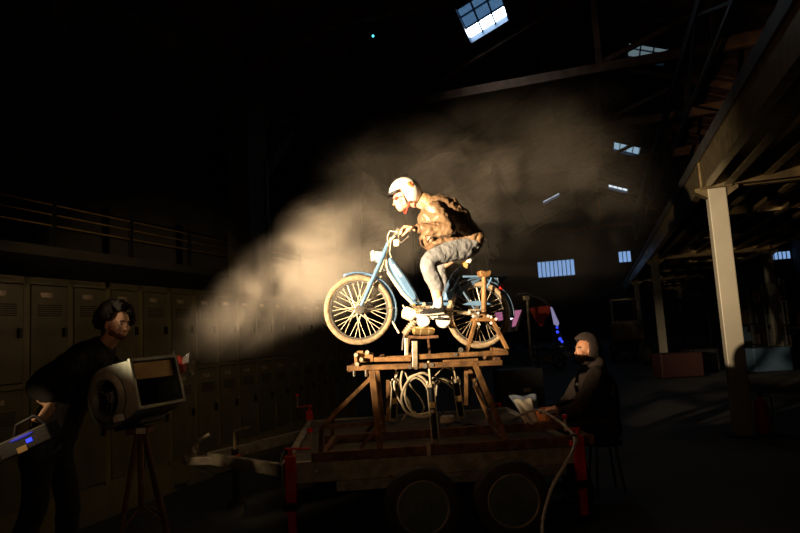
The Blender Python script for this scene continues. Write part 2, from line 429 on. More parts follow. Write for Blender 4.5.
t = thing('gallery_railing', 'three bar steel railing along the dark left gallery above the lockers', 'railing', W(9.2, -10.2, 3.65))
for i in range(14):
    s = 5.0+i*2.1
    HB().beam((-10.2, s, 3.65), (-10.2, s, 4.62), .08, .08).obj('post', 'darkmetal', t)
for z in (4.5, 4.3, 4.08):
    HB().tube([(-10.2, 3, z), (-10.2, 34, z)], .018).obj('rail', 'railsteel', t)
t = thing('electric_lamp', 'tiny blue white spot of light high up in the dark roof', 'lamp', P(373, 36, 16.0))
MB().ball(P(373, 36, 16.0), .035).obj('bulb', 'cyanled', t, smooth=True)
MB().cyl(P(373, 36, 16.0)+V((0, 0, .03)), P(373, 36, 16.0)+V((0, 0, .14)), .03).obj('socket', 'black', t)
MB().cyl(P(373, 36, 16.0)+V((0, 0, .14)), P(373, 36, 16.0)+V((0, 0, 2.2)), .01).obj('cord', 'black', t)

# ---- lockers
LN, LZ, LW, LD = -4.5, 2.2, .437, .5
def locker():
    t = thing('locker', '', 'locker')
    # local frame: x across the hall (front face at x=0, body behind at -x), y along the hall
    b = MB(); z0 = .3
    b.bx(-LD, -.02, .0, .02, z0, LZ); b.bx(-LD, -.02, LW-.02, LW, z0, LZ); b.bx(-LD, -LD+.02, 0, LW, z0, LZ)
    b.bx(-LD, -.0, 0, LW, LZ-.03, LZ); b.bx(-LD, -.02, 0, LW, z0, z0+.03); b.bx(-LD+.02, -.02, 0, LW, .0, z0)
    b.bx(-.02, 0, 0, .03, z0, LZ); b.bx(-.02, 0, LW-.03, LW, z0, LZ)
    b.bx(-.02, 0, 0, LW, LZ-.06, LZ-.02); b.bx(-.02, 0, 0, LW, 1.28, 1.32)
    b.obj('body', 'locker', t)
    for z0_, z1_ in ((.34, 1.27), (1.33, 2.13)):
        d = MB().bx(-.02, .006, .036, LW-.036, z0_, z1_).obj('door', 'lockerdoor', t, bevel=.004)
        v = MB()
        for i in range(6): v.bx(.005, .012, .10, LW-.10, z1_-.26+i*.018, z1_-.252+i*.018)
        v.obj('vent_slots', 'darkmetal', d)
        MB().bx(.006, .010, .12, .24, z1_-.10, z1_-.06).obj('name_plate', 'rawsteel', d)
        MB().bx(.006, .03, LW-.09, LW-.06, (z0_+z1_)/2-.04, (z0_+z1_)/2+.04).obj('latch', 'darkmetal', d)
    return t
lk = locker()
LS = LN*-1*.846
k0 = -3
locklab = {0: 'leftmost olive steel locker at the picture edge', 1: 'olive locker with the most brightly lit upper door', 2: 'lit olive locker just right of the brightest one, behind the dark haired man',
           3: 'dull olive locker directly behind the curly haired man', 4: 'dull olive locker right beside the curly haired man\'s face', 5: 'dull olive locker second to the right of the man\'s face'}
for i in range(17):
    o = lk if i == 0 else dup(lk)
    s = LS+(i-1)*LW
    o.location = W(s-LW*0, LN, 0); o.rotation_euler = (0, 0, -TH)
    names_ = ['sixth', 'seventh', 'eighth', 'ninth', 'tenth', 'eleventh', 'twelfth', 'thirteenth', 'fourteenth', 'fifteenth', 'sixteenth', 'seventeenth']
    o['label'] = locklab.get(i, 'dark olive steel locker, %s from the left in the row' % names_[max(0, i-5)])
    o['group'] = 'row of steel lockers'

# ---- right side: steel mezzanine
t = thing('steel_mezzanine', 'galvanised steel mezzanine on pale square posts along the right side', 'mezzanine', W(8.9, 1.6, 0))
MZ0, MZ1 = 3.25, 3.58
MS = [-1.2, 8.95, 19.05, 29.2, 39.3]
for s in MS[1:]:
    for n in (1.6, 4.5):
        p = HB().bx(n-.11, n+.11, s-.11, s+.11, .012, MZ0-.02).obj('post', 'postpaint', t, bevel=.012)
        HB().bx(n-.2, n+.2, s-.2, s+.2, 0, .02).obj('foot_plate', 'darkmetal', p)
        h = HB(); h.prism([(n-.26, s, MZ0), (n+.26, s, MZ0), (n+.26, s, MZ0-.04), (n+.11, s, MZ0-.14), (n-.11, s, MZ0-.14), (n-.26, s, MZ0-.04)], (0, .16, 0))
        h.obj('head_plate', 'galv', p)
def channel(b, n, s0, s1, z0, z1, w=.09, tk=.012):
    b.bx(n-tk/2, n+tk/2, s0, s1, z0, z1); b.bx(n, n+w, s0, s1, z0, z0+tk); b.bx(n, n+w, s0, s1, z1-tk, z1)
for a, c in zip(MS, MS[1:]):
    b = HB(); channel(b, 1.42, a+.01, c-.01, MZ0, MZ1, .1); channel(b, 1.78, a+.01, c-.01, MZ0, MZ1, -.1)
    b.bx(1.44, 1.76, a+.01, c-.01, MZ1-.02, MZ1)
    b.obj('edge_beam', 'galv', t)
    HB().bx(1.40, 1.78, c-.14, c+.14, MZ0-.015, MZ1+.01).obj('splice_plate', 'galv', t)
    b = HB(); channel(b, 4.6, a+.01, c-.01, MZ0, MZ1, -.1); b.obj('inner_beam', 'galv', t)
for s in MS:                                   # cross beams at the posts
    for ds in (-.11, .11):
        HB().bx(1.8, 4.58, s+ds-.01, s+ds+.01, MZ0, MZ1-.03).obj('cross_beam', 'galvdeck', t)
        HB().bx(1.8, 4.58, s+ds-.06, s+ds+.06, MZ0, MZ0+.012).obj('cross_beam_flange', 'galvdeck', t)
for a, c in zip(MS, MS[1:]):                    # joists along the hall and noggins across
    for i in range(5):
        n = 2.2+i*.5
        b = HB(); b.bx(n-.008, n+.008, a+.13, c-.13, MZ1-.26, MZ1-.03); b.bx(n-.05, n+.05, a+.13, c-.13, MZ1-.26, MZ1-.245)
        b.obj('joist', 'galvdeck', t)
    for j in range(1, 3):
        s = a+(c-a)*j/3
        HB().bx(1.8, 4.58, s-.03, s+.03, MZ1-.22, MZ1-.05).obj('noggin', 'galv', t)
b = HB()
vs = []; fs = []; n = 1.4; k = 0; prof = []
while n < 4.5:
    prof += [(n, MZ1), (n+.10, MZ1), (n+.13, MZ1+.045), (n+.22, MZ1+.045)]; n += .25
for a, z in prof: vs += [(a, MS[0], z), (a, MS[-1], z), (a, MS[0], z+.01), (a, MS[-1], z+.01)]
for i in range(len(prof)-1):
    q = i*4; r_ = q+4; fs += [(q, q+1, r_+1, r_), (q+2, r_+2, r_+3, q+3)]
b.add(vs, fs); b.obj('decking', 'galvdeck', t, fix=False)
b = HB(); b.bx(1.38, 1.42, MS[0], MS[-1], MZ1, MZ1+.14); b.obj('toe_board', 'darkmetal', t)

# ================================================================== TRAILER
TD = math.radians(4.2)
TX = V((math.cos(TD), math.sin(TD), 0)); TY = V((-math.sin(TD), math.cos(TD), 0))
DZ = .58
NLc = PZ(284, 465, DZ)                       # near left corner of deck
Tm = Matrix((TX, TY, V((0, 0, 1)))).transposed().to_4x4(); Tm.translation = V((NLc.x, NLc.y, 0))
LEN, WID = 2.36, 2.45
def TB(): return MB(Tm)
def T(x, y, z): return Tm @ V((x, y, z))
tr = thing('trailer', 'low twin axle flatbed trailer with galvanised A frame drawbar', 'trailer', T(LEN/2, WID/2, 0))
TB().bx(0.02, LEN-.02, .06, WID-.02, DZ-.03, DZ).obj('deck', 'deck', tr)
for y0, nm in ((0, 'near'), (WID-.05, 'far')):
    b = TB(); b.bx(-.02, LEN+.02, y0-.01, y0+.05, DZ-.15, DZ+.012); b.bx(.4, LEN-.1, y0+.02, y0+.08, DZ-.24, DZ-.15)
    b.obj('side_rail', 'galvtrailer', tr, bevel=.004)
for x0 in (-.02, LEN-.04):
    TB().bx(x0, x0+.06, .0, WID, DZ-.16, DZ+.015).obj('end_rail', 'galvtrailer', tr, bevel=.004)
for x in (.6, 1.2, 1.8): TB().bx(x-.04, x+.04, .05, WID-.05, DZ-.12, DZ-.035).obj('cross_member', 'galvtrailer', tr)
for i in range(9): TB().cyl((.25+i*.25, -.016, DZ-.06), (.25+i*.25, -.008, DZ-.06), .012, n=8).obj('rivet', 'rawsteel', tr)
cp = P(196, 459, 5.55)                       # coupling
for (qx, qy) in ((.0, .25), (.0, WID-.25)):
    MB().beam(cp+V((.12, 0, 0)), T(qx, qy, DZ-.1), .055, .10).obj('drawbar', 'galvtrailer', tr, bevel=.006)
cpl = MB(); cpl.beam(cp+V((-.08, 0, -.01)), cp+V((.40, 0, -.02)), .09, .075); cpl.ball(cp+V((-.07, 0, 0)), .055)
coup = cpl.obj('coupling', 'galvtrailer', tr, bevel=.01)
MB().tube([cp+V((-.02, -.01, .04)), cp+V((-.025, -.01, .11)), cp+V((.03, -.01, .165)), cp+V((.13, -.01, .21))], .016, rs=[.03, .016, .016, .02]).obj('coupling_handle', 'rawsteel', coup, smooth=True)
MB().cyl(cp+V((-.02, -.01, .02)), cp+V((-.02, -.01, .08)), .032).obj('coupling_lock', 'chrome', coup, smooth=True)
jx = P(235, 455, 5.5)
j = MB(); j.cyl(jx+V((0, 0, -.42)), jx+V((0, 0, .05)), .03); jo = j.obj('jockey_tube', 'darkmetal', tr, smooth=True)
MB().tube([jx+V((0, 0, .04)), jx+V((0, 0, .19)), jx+V((.015, 0, .21)), jx+V((.14, 0, .235))], .012).obj('crank_handle', 'rawsteel', jo, smooth=True)
MB().cyl(jx+V((0, -.03, -.45)), jx+V((0, .03, -.45)), .08).obj('jockey_wheel', 'rubber', jo, smooth=True)
MB().beam(jx+V((.02, -.04, -.05)), jx+V((.06, -.04, -.05)), .06, .11).obj('red_clamp', 'red', jo)
MB().tube([cp+V((.3, -.06, .03)), cp+V((.36, -.09, -.1)), cp+V((.2, -.1, -.13)), cp+V((.05, -.06, -.08))], .008).obj('breakaway_cable', 'blackhose', tr, smooth=True)
MB().tube(arc(cp+V((.78, -.02, -.07)), (0, 1, 0), (0, 0, 1), .085, 0, 360, 20), .009).obj('strap', 'blackhose', tr, smooth=True)
# wheels
def trailer_wheel(x, y, d):
    c = T(x, y, .285)
    ty = MB().lathe([(.19, -.08), (.25, -.085), (.275, -.07), (.285, -.04), (.285, .04), (.275, .07), (.25, .085), (.19, .08)], c, TY, 40, closed=True).obj('tyre', 'rubber', tr, smooth=True)
    MB().lathe([(.195, -.08), (.195, .08), (.16, .07), (.155, -.03), (.07, -.05), (.05, -.09*1), (.0, -.09)], c, TY*d, 32).obj('rim', 'fandark', ty, smooth=True)
    MB().lathe([(.197, -.082*d), (.188, -.09*d), (.178, -.082*d), (.19, -.07*d)], c, TY, 40, closed=True).obj('rim_lip', 'galvtrailer', ty, smooth=True)
    hb = MB()
    for i in range(5):
        a = i*2*math.pi/5; hb.cyl(c+TY*(-.055*d)+TX*.09*math.cos(a)+V((0, 0, .09*math.sin(a))), c+TY*(-.075*d)+TX*.09*math.cos(a)+V((0, 0, .09*math.sin(a))), .012, n=6)
    hb.obj('wheel_nuts', 'rawsteel', ty)
WY = -.33
for px in (423, 514):
    x = (P(px, 520, (T(0, WY, 0)+TX*1.3).y)-T(0, 0, 0)).dot(TX)
    trailer_wheel(x, WY, 1); trailer_wheel(x, WID-WY, -1)
    TB().cyl((x, WY+.05, .285), (x, WID-WY-.05, .285), .03).obj('axle', 'darkmetal', tr)
TB().beam((.82, .0, DZ-.13), (.9, .0, .36), .03, .02).obj('wheel_stay', 'yellowdull', tr)
# corner jacks
def jack(x, y, ztop, lab, arm, kn):
    base = T(x, y, 0); t = thing('corner_jack', lab, 'jack', base, 'red screw jacks at the trailer corners')
    MB().beam(base+V((0, 0, .05)), base+V((0, 0, ztop-.38)), .06, .06, up=(0, 1, 0)).obj('inner_leg', 'red', t, bevel=.004)
    MB().beam(base+V((0, 0, ztop-.42)), base+V((0, 0, ztop)), .078, .078, up=(0, 1, 0)).obj('outer_tube', 'red', t, bevel=.006)
    MB().box(base+V((0, 0, ztop-.37)), (.12, .12, .06)).obj('clamp', 'black', t, bevel=.006)
    MB().box(base+V((0, 0, .01)), (.16, .16, .02)).obj('foot', 'darkmetal', t)
    MB().cyl(base+V((0, 0, ztop)), base+V((0, 0, ztop+.05)), .018).obj('screw', 'red', t, smooth=True)
    a = MB().tube([base+V((-arm*.25, 0, ztop+.055)), base+V((arm, 0, ztop+.045))], .009).obj('crank_arm', 'red', t, smooth=True)
    MB().cyl(base+V((arm, 0, ztop+.04)), base+V((arm, 0, ztop+.04+kn)), .012).obj('crank_grip', 'rawsteel', a, smooth=True)
    MB().cyl(base+V((arm, 0, ztop+.04+kn)), base+V((arm, 0, ztop+.07+kn)), .021).obj('crank_knob', 'redglossy', a, smooth=True)
jack(.06, -.075, .66, 'red screw jack at the near left corner of the trailer, with black clamp', .16, .13)
jack(.0, WID+.08, .70, 'red screw jack at the far left corner of the trailer, nearer the lockers', -.14, .13)
jack(LEN-.02, -.075, .66, 'red screw jack in front of the hooded man, trailer rear near corner', -.09, .10)
jack(LEN-.05, WID+.08, .58, 'red screw jack at the far rear corner behind the pale cloth', -.1, .1)

# ================================================================== TRESTLE ON THE TRAILER
SN = Plane(376, 452, 4.95, 2.2)      # near frame plane
SF = Plane(376, 452, 5.85, 2.2)      # far frame plane (same height band, deeper)
tz = SN(376, 452).z
st = thing('steel_trestle', 'rusty steel trestle standing on the trailer deck under the moped rig', 'trestle', V((SN(410, 450).x, 5.4, DZ)))
ZT = SN(376, 367.5).z; ZL = SN(347, 368.3).z; ZRr = SN(502, 362.5).z
xl = SN(347, 367).x; xr = SN(502, 362).x
def sp(x, dy, z): return V((x, SN.o.y+(x-SN.o.x)*math.tan(math.radians(2.2))+dy, z))
DF = .80
for dy, nm in ((0, 'n'), (DF, 'f')):
    MB().beam(sp(xl, dy, ZL-(.03 if dy else 0)), sp(xr, dy, ZRr-(.03 if dy else 0)), .045, .028 if dy else .042).obj('top_rail', 'darkrust' if dy else 'rust', st, bevel=.004)  # far rail in darker rust, its shade put into the colour
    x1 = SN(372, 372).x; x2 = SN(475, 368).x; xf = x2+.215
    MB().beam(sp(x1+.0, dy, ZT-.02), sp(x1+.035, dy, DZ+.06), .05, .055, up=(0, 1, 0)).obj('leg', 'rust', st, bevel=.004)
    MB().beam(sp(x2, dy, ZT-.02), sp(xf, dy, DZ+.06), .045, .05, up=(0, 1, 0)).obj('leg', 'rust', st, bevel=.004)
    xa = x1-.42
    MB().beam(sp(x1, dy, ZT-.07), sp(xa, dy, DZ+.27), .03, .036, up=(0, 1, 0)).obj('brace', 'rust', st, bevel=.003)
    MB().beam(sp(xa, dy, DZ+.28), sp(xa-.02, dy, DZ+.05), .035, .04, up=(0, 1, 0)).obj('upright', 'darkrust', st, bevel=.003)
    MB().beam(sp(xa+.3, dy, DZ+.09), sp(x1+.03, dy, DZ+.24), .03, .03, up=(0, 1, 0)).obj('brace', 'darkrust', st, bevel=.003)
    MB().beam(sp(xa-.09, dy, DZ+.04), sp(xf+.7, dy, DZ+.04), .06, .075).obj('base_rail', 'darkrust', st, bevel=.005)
for x, z in ((xl+.03, ZT), (xr-.03, ZT), (xa, DZ+.05), (xf+.66, DZ+.05), (xf, DZ+.05)):
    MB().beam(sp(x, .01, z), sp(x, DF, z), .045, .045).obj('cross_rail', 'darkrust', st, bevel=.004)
MB().beam(sp(xa, .05, DZ+.26), sp(x1+.03, DF, DZ+.16), .03, .03).obj('brace', 'darkrust', st)
bb = SN(429, 458); MB().beam(V((bb.x, bb.y-.05, DZ)), V((bb.x, bb.y-.05, DZ+.1)), .03, .02).obj('lug', 'rawsteel', st)
for px, py in ((354, 372), (366, 372)):
    q = SN(px, py, -.01); MB().cyl(q+V((0, 0, -.035)), q+V((0, 0, .05)), .011).obj('bolt', 'chrome', st, smooth=True)
q0 = SN(388, 380, .3); q1 = SN(388, 420, .3)
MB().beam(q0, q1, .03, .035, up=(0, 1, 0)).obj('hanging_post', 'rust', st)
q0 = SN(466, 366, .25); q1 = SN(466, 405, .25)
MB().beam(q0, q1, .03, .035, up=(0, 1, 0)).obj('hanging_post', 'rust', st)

# ================================================================== MOVING PLATFORM
mp = thing('tilting_frame', 'rusty moving frame holding the moped above the trestle', 'frame', V((SN(440, 356).x, 5.4, SN(440, 356).z)))
for dy in (.0, .12):
    a = SN(374, 359.5, dy); b_ = SN(411, 359, dy); c = SN(419, 357, dy); d = SN(508, 352.5, dy)
    if dy: a, b_, c, d = [sp(q.x, dy, q.z) for q in (SN(374, 359.5), SN(411, 358), SN(419, 357), SN(508, 352.5))]
    MB().beam(a, b_, .04, .036).obj('frame_rail', 'rust', mp, bevel=.004)
    MB().beam(c, d, .04, .036).obj('frame_rail', 'rust', mp, bevel=.004)
a = SN(443, 362, .06); b_ = SN(478, 360, .06)
MB().beam(a, b_, .04, .03).obj('frame_rail', 'rust', mp, bevel=.004)
for px in (380, 410, 505):
    a = SN(px, 360-(px-374)*.063); MB().beam(a+V((0, .02, 0)), a+V((0, DF-.08, 0)), .04, .04).obj('cross_rail', 'rust', mp, bevel=.004)
a = SN(414.7, 341, -.03); b_ = SN(415, 367, -.03); MB().beam(a, b_, .043, .012, up=(0, 1, 0)).obj('upright_plate', 'rawsteel', mp, bevel=.003)
# make the plate face the camera
a = SN(406.5, 338, .2); b_ = SN(406.5, 347+10, .2); MB().beam(a, b_, .03, .03, up=(0, 1, 0)).obj('mount_post', 'rawsteel', mp, bevel=.003)
br = MB()
q = SN(364, 358); br.box(q+V((.02, .05, 0)), (.11, .09, .07)); br.box(q+V((-.03, .03, .035)), (.05, .06, .05)); br.box(q+V((-.065, .02, -.01)), (.025, .07, .08))
wb = br.obj('winch_bracket', 'rust', mp, bevel=.005)
for dx, dz in ((-.06, .03), (-.02, -.01), (.03, .045), (-.055, -.045)):
    MB().cyl(q+V((dx, -.05, dz)), q+V((dx, .02, dz)), .016, n=8).obj('bolt', 'rawsteel', wb, smooth=True)
for px, py, r_ in ((410, 367, .016), (416, 368, .014), (425, 366, .02), (432, 365, .018), (456, 354.5, .015), (461, 350, .02)):
    q = SN(px, py, -.03); MB().cyl(q, q+V((0, .05, 0)), r_, n=8).obj('bolt', 'chrome', mp, smooth=True)
q = SN(424, 366, .02); MB().box(q, (.20, .04, .022)).obj('clevis_plate', 'rawsteel', mp, bevel=.004)

# ================================================================== MOPED
MP = Plane(359, 309.8, 5.4, 12)
MF = Plane(359, 309.8, 5.4, 12)
fh = MP(359, 309.8); rh = MP(478.5, 314.5)
EX, EY, EZ = MP.ex, MP.ey, MP.ez
WR = 34.6/607*5.45
mo = thing('moped', 'pale blue vintage moped reared up on the rusty rig', 'moped', MP(418, 340))
def wheel(c, name, r):
    ty = MB().lathe([(r-.050+.025*(1-math.cos(a))*1.0, .024*math.sin(a)) for a in [2*math.pi*i/12 for i in range(12)]], c, EY, 64, closed=True).obj(name, 'tyrewhite', mo, smooth=True)
    ri = r-.052
    MB().lathe([(ri+.004, -.017), (ri-.010, -.014), (ri-.012, 0), (ri-.010, .014), (ri+.004, .017), (ri-.002, 0)], c, EY, 64, closed=True).obj('rim', 'chrome', ty, smooth=True)
    h = MB().lathe([(.0, -.05), (.012, -.05), (.014, -.04), (.042, -.035), (.042, -.026), (.024, -.02), (.024, .02), (.042, .026), (.042, .035), (.014, .04), (.012, .05), (0, .05)], c, EY, 20).obj('hub', 'chrome', ty, smooth=True)
    n = 32
    for i in range(n):
        a = 2*math.pi*i/n; s = 1 if i % 2 else -1
        off = (.85 if (i//2) % 2 else -.85)
        p = c+EY*(.03*s)+EX*.038*math.cos(a+off)+EZ*.038*math.sin(a+off)
        q = c+EX*(ri-.008)*math.cos(a)+EZ*(ri-.008)*math.sin(a)
        MB().tube([p, q], .0023, 5).obj('spoke', 'spoke' if name == 'front_wheel' else 'rawsteel', ty, smooth=True)
    return ty
wheel(fh, 'front_wheel', WR)
wheel(rh, 'rear_wheel', WR)
def mt(pts, r, name, m_, t=0, par=None, n=8, rs=None, closed=False):
    return MB().tube([MP(p[0], p[1], p[2] if len(p) > 2 else t) for p in pts], r, n, rs=rs, closed=closed).obj(name, m_, par or mo, smooth=True)
def mpr(pts, th_, name, m_, t=0, par=None, bevel=.006):
    return MB().prism([MP(p[0], p[1], t) for p in pts], EY*th_).obj(name, m_, par or mo, bevel=bevel, smooth=True)
def fender(c, r, a0, a1, name, m_, w_=.04):
    vs = []; fs = []; n = 28; k = 7
    for i in range(n+1):
        a = math.radians(a0+(a1-a0)*i/n)
        for j in range(k):
            b = math.radians(-80+160*j/(k-1)); rr = r-.022*(1-math.cos(b))
            vs.append(c+EY*(w_*math.sin(b))+(EX*math.cos(a)+EZ*math.sin(a))*rr)
    for i in range(n):
        for j in range(k-1): fs.append((i*k+j, i*k+j+1, (i+1)*k+j+1, (i+1)*k+j))
    return MB().add(vs, fs).obj(name, m_, mo, smooth=True, solid=.003)
ff = fender(fh, WR+.032, -22, 112, 'front_fender', 'blue')
MB().tube([fh+EY*-.05, fh+EX*(WR+.02)*math.cos(.05)+EZ*0+EY*-.03], .004).obj('fender_stay', 'chrome', ff, smooth=True)
MB().tube([fh+EY*.05, fh+EX*(WR+.02)*math.cos(.05)+EY*.03], .004).obj('fender_stay', 'chrome', ff, smooth=True)
mt([(392, 321), (399, 333)], .008, 'mud_flap_bar', 'cream', par=ff)
# fork
fk = mt([(388, 243, -.055), (383, 256, -.06), (371, 283, -.062), (364, 299, -.062), (359.5, 309, -.055)], .016, 'fork', 'blue', rs=[.018, .019, .017, .015, .013], n=12)
mt([(388, 243, .055), (383, 256, .06), (371, 283, .062), (364, 299, .062), (359.5, 309, .055)], .016, 'fork_leg', 'blue', par=fk, n=12)
mt([(386, 250, -.06), (386, 250, .06)], .014, 'fork_crown', 'chrome', par=fk)
MB().cyl(fh-EY*.08, fh+EY*.08, .02).obj('axle', 'chrome', fk, smooth=True)
MB().cyl(fh-EY*.075, fh-EY*.045, .035).obj('brake_drum', 'chrome', fk, smooth=True)
mt([(371, 285, -.05), (377, 281, -.03), (381, 276, 0)], .006, 'brake_cable_guide', 'chrome', par=fk)
mt([(378, 268, -.04), (384, 270, -.02), (387, 272, 0)], .008, 'bracket', 'chrome', par=fk)
# headlight
hl = mpr([(373, 251.5), (384, 252), (386, 257), (382, 264), (374, 260.5)], .11, 'headlight', 'paleblue', bevel=.015)
mpr([(371.2, 251), (373.5, 251), (374.3, 261), (372, 260.8)], .115, 'headlight_lens', 'headlens', par=hl, bevel=.006)
# head tube, stem and bars
mt([(383, 262), (387, 250), (392, 238)], .02, 'head_tube', 'rawsteel', n=12)
hb = mt([(404, 231, -.30), (399, 232, -.27), (394.5, 234.5, -.17), (392.5, 238, -.05), (392.5, 238, .05), (394.5, 234.5, .17), (399, 232, .27), (404, 231, .30)], .012, 'handlebar', 'chrome', n=10)
for s in (-1, 1):
    mt([(400, 232, s*.27), (410, 229.5, s*.30)], .017, 'grip', 'cream', par=hb, n=12)
    mt([(398, 233.5, s*.27), (399, 240, s*.28), (401, 243, s*.29), (409, 236, s*.32)], .006, 'brake_lever', 'chrome', par=hb)
    mt([(397, 232, s*.24), (390, 231, s*.2), (387.5, 236, s*.12), (388, 245, s*.07), (386.5, 254, s*.06), (380, 272, s*.06)], .0045, 'brake_cable', 'cream', par=hb)
    mt([(395, 236, s*.2), (391, 240, s*.14), (389.5, 252, s*.07), (393, 262, .0)], .0045, 'throttle_cable', 'cream', par=hb)
MB().cyl(MP(396.5, 231, -.24), MP(398, 228.5, -.24), .014).obj('bell', 'chrome', hb, smooth=True)
MB().box(MP(396.5, 243, -.2), (.05, .05, .06)).obj('speedometer', 'cream', hb, bevel=.01)
# tank shield
sh = mpr([(387.5, 257.5), (391, 258.5), (394.5, 262), (405, 276.5), (415, 293), (416.5, 299), (412.5, 302), (403, 292), (393, 275.5), (387.5, 264)], .13, 'fuel_tank', 'blue', bevel=.03)
for s in (-1, 1):
    mpr([(392, 264.5), (394.3, 264.5), (402, 275.5), (400.6, 277)], .004, 'stripe', 'white', t=s*.068, par=sh, bevel=0)
mt([(386, 254), (385.3, 263), (387, 270), (394, 281), (403, 294), (413, 303.5)], .016, 'down_tube', 'cream', t=-.0, n=10)
mt([(386.5, 260, -.05), (386.5, 266, -.06), (388, 271, -.06), (395.5, 282, -.06), (404, 294.5, -.06), (412.5, 303, -.06)], .0075, 'control_cable', 'cream')
# frame
fr = mt([(411, 302), (424, 304.5), (440, 304), (452, 304)], .018, 'frame_tube', 'blue', n=10)
mt([(416, 298), (418, 303)], .02, 'frame_lug', 'paleblue', par=fr)
mt([(440, 304, .02), (446, 290, .02), (452, 276, .02), (460, 268, 0)], .016, 'seat_tube', 'navy', par=fr)
for s in (-1, 1):
    mt([(440, 308, s*.05), (460, 312, s*.06), (478.5, 314.5, s*.065)], .011, 'chain_stay', 'rawsteel', par=fr)
    mt([(452, 276, s*.03), (462, 290, s*.06), (478.5, 314.5, s*.065)], .011, 'seat_stay', 'navy', par=fr)
# tool box behind the leg
mpr([(444.5, 292), (453, 290), (453.5, 297), (447, 301), (443, 300)], .10, 'tool_box', 'blue', bevel=.01)
mpr([(462.5, 304.6), (470, 301.6), (478, 300.4), (486, 301.8), (492, 304.4), (478, 306)], .03, 'chain_guard', 'blue', t=-.07, bevel=.006)
mpr([(455, 290), (470, 279), (484, 277), (478, 282), (463, 293), (456, 299)], .05, 'side_panel', 'navy', t=-.0, bevel=.01)
fender(rh, WR+.034, -8, 152, 'rear_fender', 'navy', .05)
rk = mt([(462.5, 276.5, -.07), (500, 276.5, -.07), (507, 276, -.07)], .010, 'luggage_rack', 'blue')
mt([(462.5, 276.5, .07), (500, 276.5, .07), (507, 276, .07)], .010, 'rack_rail', 'blue', par=rk)
for px in (465, 478, 492, 506): mt([(px, 276.5, -.07), (px, 276.5, .07)], .007, 'rack_bar', 'blue', par=rk)
mpr([(495, 277.5), (507, 276.5), (498, 285)], .09, 'tail_bracket', 'navy', par=rk)
MB().cyl(MP(500, 286), MP(503, 287), .03, .025).obj('tail_lamp', 'redglossy', rk, smooth=True)
mt([(460, 276.5, -.07), (456, 283, -.06), (450, 296, -.05)], .008, 'rack_stay', 'blue', par=rk)
mt([(492, 276.5, -.07), (486, 290, -.07), (480, 312, -.07)], .008, 'rack_stay', 'blue', par=rk)
# saddle
sd = MB(); sd.loft([MP(453, 259.5), MP(459, 260.5), MP(468, 261)], [(.045, .022), (.08, .03), (.10, .035)], EY); sdl = sd.obj('saddle', 'white', mo, remesh=.006)
mt([(461, 264), (465, 262.5), (467, 268)], .010, 'saddle_spring', 'brass', par=sdl, t=-.05)
mt([(461, 264), (465, 262.5), (467, 268)], .010, 'saddle_spring', 'brass', par=sdl, t=.05)
MB().cyl(MP(465.5, 265, -.07), MP(465.5, 265, .07), .022).obj('saddle_clamp', 'brass', sdl, smooth=True)
# engine
en = mpr([(414, 306), (424, 305), (440, 307), (444, 313), (436, 320), (420, 320), (412, 313)], .09, 'engine', 'rawsteel', bevel=.012)
cyl_ = MB()
ca, cb = MP(418, 318), MP(404.5, 334); dv = (cb-ca)
for i in range(9):
    k = i/8; cyl_.cyl(ca+dv*k-dv.normalized()*.004, ca+dv*k+dv.normalized()*.004, .042-.01*k, n=16)
cyl_.cyl(ca, cb, .026); cyl_.obj('cylinder_fins', 'rawsteel', en, smooth=True)
mt([(404.5, 334, -.02), (403, 341, -.02), (402.3, 350, -.02)], .009, 'stand_leg', 'chrome')
mpr([(402.3, 311), (405.5, 306.5), (415.5, 310), (415.8, 314.5), (411, 321), (402.2, 317.5)], .11, 'air_filter', 'cream', par=en, t=-.02, bevel=.012)
mt([(403, 305, -.03), (405, 310, -.03)], .006, 'choke_lever', 'cream', par=en)
cc = mpr([(415.8, 313.8), (421, 313.8), (434, 315.5), (450, 316.5), (450, 319), (438, 320), (421, 319), (416, 317.5)], .03, 'chain_cover', 'white', t=-.09, bevel=.006)
MB().lathe([(0, -.03), (.045, -.028), (.056, -.01), (.056, .02), (0, .02)], MP(423.5, 321, -.10), EY, 28).obj('clutch_cover', 'white', cc, smooth=True)
MB().lathe([(0, -.03), (.05, -.028), (.066, -.01), (.066, .02), (0, .02)], MP(443.5, 320.5, -.10), EY, 28).obj('pulley_cover', 'white', cc, smooth=True)
mt([(410, 304.5, -.08), (416, 308, -.10), (422, 309.5, -.10), (431, 306, -.09)], .007, 'cable_loop', 'chrome', par=en)
for i, (px, py, r_) in enumerate(((418, 308, .018), (424, 304, .016), (428, 311, .014), (421, 311.5, .02), (414, 305, .014), (432, 310, .016))):
    MB().cyl(MP(px, py, -.09), MP(px, py, .02), r_, n=10).obj('carburettor_part', 'chrome' if i % 2 else 'brass', en, smooth=True)
mf = mt([(412.5, 330.5), (414, 330.5), (432, 331), (434, 331)], .036, 'muffler', 'brass', rs=[.02, .036, .036, .025], n=16, t=-.09)
for px in (420, 428): MB().cyl(MP(px, 330.7, -.09), MP(px+.6, 330.8, -.09), .038).obj('muffler_band', 'rawsteel', mf, smooth=True)
mt([(408, 337, -.05), (424, 337.5, -.05), (438, 336.5, -.05)], .014, 'mount_tray', 'darkrust')
mpr([(412, 336), (436, 336), (434, 338), (410, 338.5)], .10, 'mount_plate', 'rust', t=.0)
